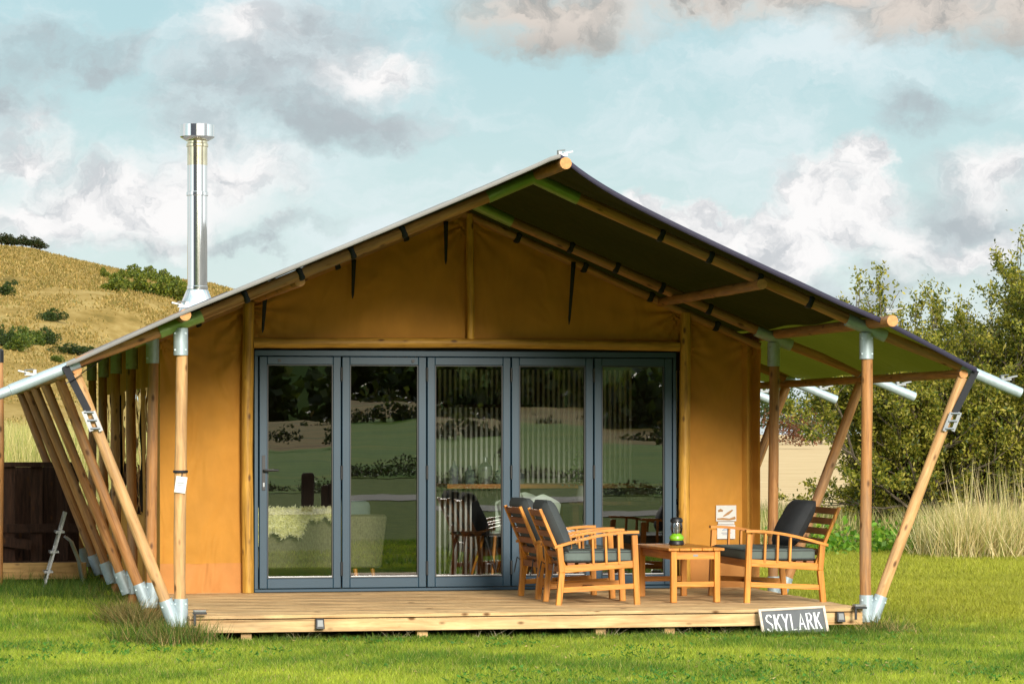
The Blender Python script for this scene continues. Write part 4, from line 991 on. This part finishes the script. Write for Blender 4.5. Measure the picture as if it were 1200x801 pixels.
# tag on the left post
tg = thing('post_tag', 'white plastic tag hanging on a cord from the left front post', 'tag', (-2.79, -3.105, 1.14))
MB().box((0, 0, .06), (.085, .005, .125), Matrix.Rotation(R(8), 3, 'Y')).build('card', M['white'], tg, bevel=.002)
q = MB(); q.bb((-.025, -.0045, .072), (.025, -.0029, .078)); q.bb((-.025, -.0045, .052), (.015, -.0029, .057)); q.build('print', M['ink'], tg)
MB().path([(.008, 0, .12), (.012, -.004, .155), (.035, .01, .165), (.055, .03, .16)], .004, 6).build('cord', M['strap'], tg)
MB().lathe([(.053, .148), (.056, .152), (.056, .164), (.053, .168)], (.003, .055, 0), 20, False).build('cord_loop', M['strap'], tg)
# name board
sg = thing('name_board', 'grey chalkboard sign lettered SKYLARK leaning on the deck edge', 'sign', (1.955, -3.40, -.03))
sg.rotation_euler = (R(-24), R(-2.2), R(1.5))
wB, hB = .545, .285
MB().bb((-wB/2+.014, -.004, .014), (wB/2-.014, .006, hB-.014)).build('board', M['slate'], sg)
f = MB(); f.bb((-wB/2, -.012, 0), (-wB/2+.02, .012, hB)); f.bb((wB/2-.02, -.012, 0), (wB/2, .012, hB)); f.bb((-wB/2+.02, -.012, hB-.02), (wB/2-.02, .012, hB)); f.bb((-wB/2+.02, -.012, 0), (wB/2-.02, .012, .02))
f.build('sign_frame', M['sign_wood'], sg, bevel=.002)
G = {'S': [[(.92, .86), (.70, 1), (.35, 1), (.10, .84), (.14, .64), (.50, .52), (.86, .38), (.92, .16), (.66, 0), (.30, 0), (.06, .16)]],
     'K': [[(.14, 0), (.14, 1)], [(.88, 1), (.18, .44)], [(.40, .60), (.92, 0)]], 'Y': [[(.06, 1), (.50, .48)], [(.94, 1), (.50, .48), (.44, 0)]],
     'L': [[(.16, 1), (.16, 0), (.86, .02)]], 'A': [[(.04, 0), (.50, 1), (.94, 0)], [(.24, .36), (.76, .36)]], 'R': [[(.14, 0), (.14, 1), (.60, 1), (.86, .82), (.74, .58), (.16, .50)], [(.46, .52), (.92, 0)]]}
lx = -.225
for chh in 'SKYLARK':
    b = MB(); lw, lh, z0 = .053, .130, .100
    for stv in G[chh]:
        b.path([(lx+x*lw, 0, z0+z*lh) for x, z in stv], (.0078 if len(stv) == 2 and abs(stv[0][0]-stv[1][0]) < .1 else .0062), 8)
    if chh in 'KYAR':     # small serifs
        for x, z in [p for stv in G[chh] for p in (stv[0], stv[-1]) if p[1] in (0, 1)]: b.bar((lx+x*lw-.009, 0, z0+z*lh), (lx+x*lw+.009, 0, z0+z*lh), .006, .006)
    o = b.build('letter', M['chalk'], sg, (0, -.0062, 0)); o.scale = (1, .25, 1); lx += .0655
# solar lamps on the deck
def solar(x, y, z, label):
    t = thing('solar_light', label, 'lamp', (x, y, z), 0, 'solar lamps on the deck edge')
    MB().add([(-.035, 0, -.04), (.035, 0, -.04), (.035, 0, .045), (-.035, 0, .045), (-.035, -.055, -.038), (.035, -.055, -.038), (.030, -.030, .040), (-.030, -.030, .040)], [(0, 1, 2, 3), (4, 7, 6, 5), (0, 4, 5, 1), (3, 2, 6, 7), (0, 3, 7, 4), (1, 5, 6, 2)]).build('housing', M['rubber'], t, bevel=.006)
    MB().add([(-.022, -.0525, -.018), (.022, -.0525, -.018), (.019, -.0375, .030), (-.019, -.0375, .030)], [(0, 1, 2, 3)]).build('lamp_lens', M['lens'], t, (0, -.003, 0))
solar(-1.755, DF-.030, .148, 'small black solar lamp on the fascia below the left glass doors')
solar(2.352, DF-.030, .150, 'small black solar lamp on the fascia just right of the name board')
def solar_top(x, y, z, sx, label):
    t = thing('solar_light', label, 'lamp', (x, y, z), 0, 'solar lamps on the deck edge')
    MB().bb((-.045, -.04, 0), (.045, .04, .018)).build('panel', M['lens'], t, bevel=.004)
    MB().bb((-.05, -.045, -.016), (.05, .045, -.001)).bb((-.05*1, -.04, -.10), (-.03, -.03, -.016)).build('housing', M['rubber'], t, bevel=.003)
solar_top(2.50, DF-.075, .232, 1, 'flat black solar lamp at the right corner of the deck edge')
solar_top(-2.665, DF-.085, .250, -1, 'flat black solar lamp at the left corner of the deck edge')

# ------------------------------------------------------------------ things inside, behind the glass
sf = thing('sofa', 'woven rattan backed sofa behind the two left door panes', 'sofa', (-1.15, 1.3, .215))
MB().add([(-.75, 0, .15), (.597, 0, .15), (.640, -.06, .62), (-.75, -.06, .62), (-.75, .10, .15), (.597, .10, .15), (.640, .04, .64), (-.75, .04, .64)], [(0, 1, 2, 3), (7, 6, 5, 4), (3, 2, 6, 7), (0, 4, 5, 1), (1, 5, 6, 2), (0, 3, 7, 4)]).build('backrest', M['rattan'], sf, bevel=.015)
MB().bb((-.75, .11, .2), (.56, .85, .42)).build('seat', M['grey_fab'], sf, bevel=.03)
MB().bb((.18, .12, .43), (.52, .30, .76)).build('back_cushion', M['grey_fab'], sf, bevel=.05)
for x in (.36, .52, -.6): MB().path([(x, .06, .15), (x+.02, .03, 0)], [.022, .014], 10).build('leg', M['teak_z'], sf)
fl_ = MB()
def fleece(u, v):
    x = -1.86+.86*u; w = math.sin(min(1, u*.72+.28)*math.pi)**.5
    front = .02+.33*(1-u)**.7+.05*math.sin(u*14)+.03*math.sin(u*33)
    t = v; y = 1.36-.17*t; z = (.215+.655) + .055*math.sin(t*1.4) - (front*max(0, t-.35)/.65) + .012*math.sin(u*40+v*30)
    return (x, y-.03, z)
fl_.grid(fleece, 60, 20)
fo = fl_.build('sheepskin', M['fleece'], None, solid=.03); tag(fo, 'cream sheepskin draped over the sofa back behind the leftmost door', 'sheepskin')
fz = []
for i in range(26000):
    u, v = random.random(), random.random(); fz.append(fleece(u, v))
fz = np.array(fz)+rng.normal(0, .006, (26000, 3))+np.array([0, -.012, 0]); co, cc = leaf_quads(fz, .032, (.88, .84, .62), .12, -.5, .35); quad_obj('wool', co, cc, M['grass'], fo)
def shell_chair(x, y, rz, label, col, name='dining_chair'):
    t = thing(name, label, 'chair', (x, y, .215), rz, 'dining chairs inside the tent')
    def sh(u, v):
        a = (u-.5)*2*1.15; r = .235
        h = .44+.40*v; rr = r*(.85+.2*v); k = 1-.25*abs(a)/1.15*v
        return (rr*math.sin(a)*1.0, rr*math.cos(a)*.9, .44+.40*v*k)
    b = MB().grid(sh, 16, 10); b.build('shell', M[col], t, solid=.012, subd=1)
    MB().lathe([(.02, .43), (.18, .445), (.20, .46), (.18, .475), (.02, .48)], n=20).build('seat', M[col], t)
    for sx in (-1, 1):
        for sy in (-1, 1): MB().path([(sx*.10, sy*.10, .44), (sx*.20, sy*.20, 0)], [.016, .011], 8).build('leg', M['teak_z' if col == 'sage' else 'blackpaint'], t)
    return t
shell_chair(.55, 1.35, R(-70), 'sage green shell dining chair turned sideways behind the third door pane', 'sage')
t = shell_chair(.75, .55, R(180), 'sage green shell dining chair right behind the front armchair, at the glass', 'sage'); t.scale = (.85, .85, 1.0)
shell_chair(.80, 1.60, R(180), 'sage green shell dining chair further inside behind the fourth door pane', 'sage')
shell_chair(.27, 1.25, R(-80), 'black tub dining chair behind the third door pane', 'blackpaint')
dt = thing('dining_table', 'dark dining table inside behind the rightmost door panes', 'table', (1.75, 1.25, .215))
MB().bb((-.65, -.4, .72), (.75, .4, .755)).build('tabletop', M['dark_wood'], dt, bevel=.004)
for sx in (-.58, .68):
    for sy in (-.34, .34): MB().bb((sx-.03, sy-.03, 0), (sx+.03, sy+.03, .72)).build('leg', M['dark_wood'], dt)
kc = thing('kitchen_counter', 'dark kitchen counter with timber worktop along the striped wall inside', 'counter', (1.0, 2.06, .215))
MB().bb((-.85, -.25, .86), (1.4, .30, .90)).build('worktop', M['teak_x'], kc)
MB().bb((-.8, .2, .02), (1.35, .29, .86)).build('cabinet', M['inside'], kc) if False else MB().bb((-.05, -.2, .02), (1.35, .29, .858)).build('cabinet', M['blackpaint'], kc)
sh = MB().bb((.17, 2.16, 1.84), (1.05, 2.362, 1.865)).build('wall_shelf', M['dark_wood']); tag(sh, 'dark shelf holding glasses on the striped wall inside', 'shelf')
for i, (x, h, r, m) in enumerate([(.26, .09, .03, 'lens'), (.38, .08, .05, 'blackpaint'), (.46, .09, .045, 'blackpaint'), (.56, .15, .05, 'ink'), (.74, .15, .03, 'lens'), (.90, .10, .04, 'ink')]):
    tag(MB().lathe([(r*.8, 0), (r, h*.2), (r, h*.7), (r*.55, h)], n=16).build('jar', M[m], None, (x, 2.27, 1.865)), ['pale slim glass at the left end of the inside shelf', 'squat black pot second from the left on the inside shelf', 'squat black pot third from the left on the inside shelf', 'tall grey jug in the middle of the inside shelf', 'tall pale glass right of the grey jug on the shelf', 'grey tumbler at the right end of the inside shelf'][i], 'jar', 'jars on the inside shelf')
for i, (x, h, r, m) in enumerate([(.25, .22, .045, 'ink'), (.40, .17, .05, 'grey_fab'), (.55, .25, .07, 'zinc'), (.70, .17, .06, 'grey_fab'), (.86, .14, .07, 'ink')]):
    tag(MB().lathe([(r*.9, 0), (r, h*.15), (r*.95, h*.65), (r*.35, h*.82), (r*.3, h)], n=18).build('bottle', M[m], None, (x, 2.0, 1.116)), ['tall grey bottle at the left end of the inside worktop', 'grey green pot second from the left on the worktop', 'shiny metal kettle in the middle of the inside worktop', 'stout grey green pot right of the kettle on the worktop', 'squat dark grey pot at the right end of the worktop'][i], 'bottle', 'bottles on the inside worktop')
vs = thing('flower_vase', 'small vase of green sprigs on the inside table behind the fourth door', 'vase', (1.32, 1.3, .971))
MB().lathe([(.04, 0), (.055, .05), (.03, .12), (.035, .14)], n=18).build('vase', M['lens'], vs)
P = [(random.gauss(0, .08), random.gauss(0, .06), .15+abs(random.gauss(0, .12))) for _ in range(260)]
co, cc = leaf_quads(P, .04, [(.10, .16, .05), (.30, .32, .22)], .3); quad_obj('sprigs', co, cc, M['leaf'], vs)
bk = MB().lathe([(.12, 0), (.16, .10), (.155, .10), (.115, .012)], n=24).build('basket', M['rattan'], None, (1.88, 1.3, .971)); tag(bk, 'shallow woven basket on the inside table behind the rightmost door', 'basket')

# ------------------------------------------------------------------ left: neighbouring deck, fence, stepladder
nb = thing('side_deck', 'raised side deck with pale edge beam and dark board railing at the left', 'deck', (-5.4, 5.6, 0))
MB().bb((-2.2, -.35, .10), (2.42, -.29, .27)).build('edge_beam', M['beam'], nb, bevel=.006)
rl = MB()
for k in range(16):
    x = -2.1+.285*k+random.uniform(-.02, .02); rl.bb((x, .62, .18), (x+.12, .645, 1.25))
rl.build('railing_boards', M['dark_wood'], nb)
MB().bb((-2.2, .58, 1.24), (2.42, .68, 1.29)).bb((-2.2, .60, .55), (2.42, .619, .64)).build('handrail', M['dark_wood'], nb)
MB().bar((-.4, .55, .72), (1.9, .55, .42), .03, .10).build('diagonal_board', M['dark_wood'], nb)
MB().bb((-2.2, -.28, .20), (2.42, .9, .245)).build('floor_boards', M['dark_wood'], nb)
MB().bb((-2.2, .95, .0), (2.42, 1.0, 1.235)).build('back_panel', M['dark_wood'], nb)
for x in (-1.0, .6, 2.0): MB().bb((x, -.27, -.1), (x+.08, -.19, .20)).build('foot', M['dark_wood'], nb)
sp_ = thing('deck_post', 'slim pine post standing at the extreme left edge of the view', 'post', (-3.885, 4.75, 0))
pole('shaft', (0, 0, -.2), (0, 0, 2.36), .045, 'pole', sp_); MB().lathe([(.05, 2.3), (.05, 2.42), (.03, 2.44)], n=14).build('cap', M['rubber'], sp_)
ld = thing('stepladder', 'small aluminium stepladder standing by the side deck', 'stepladder', (-3.28, 4.85, .0))
for y in (-.16, .16):
    MB().bar((-.17, y, 0), (.06, y, .80), .022, .05, (0, 1, 0)).build('rail', M['alu'], ld)
    MB().path([(.06, y, .55), (.12, y, .50), (.20, y, .30), (.25, y, .0)], .014, 8).build('rear_leg', M['alu'], ld)
for k in range(3): MB().box((-.17+.23*(.25+.25*k), 0, .80*(.25+.25*k)), (.09, .32, .02)).build('step', M['alu'], ld)
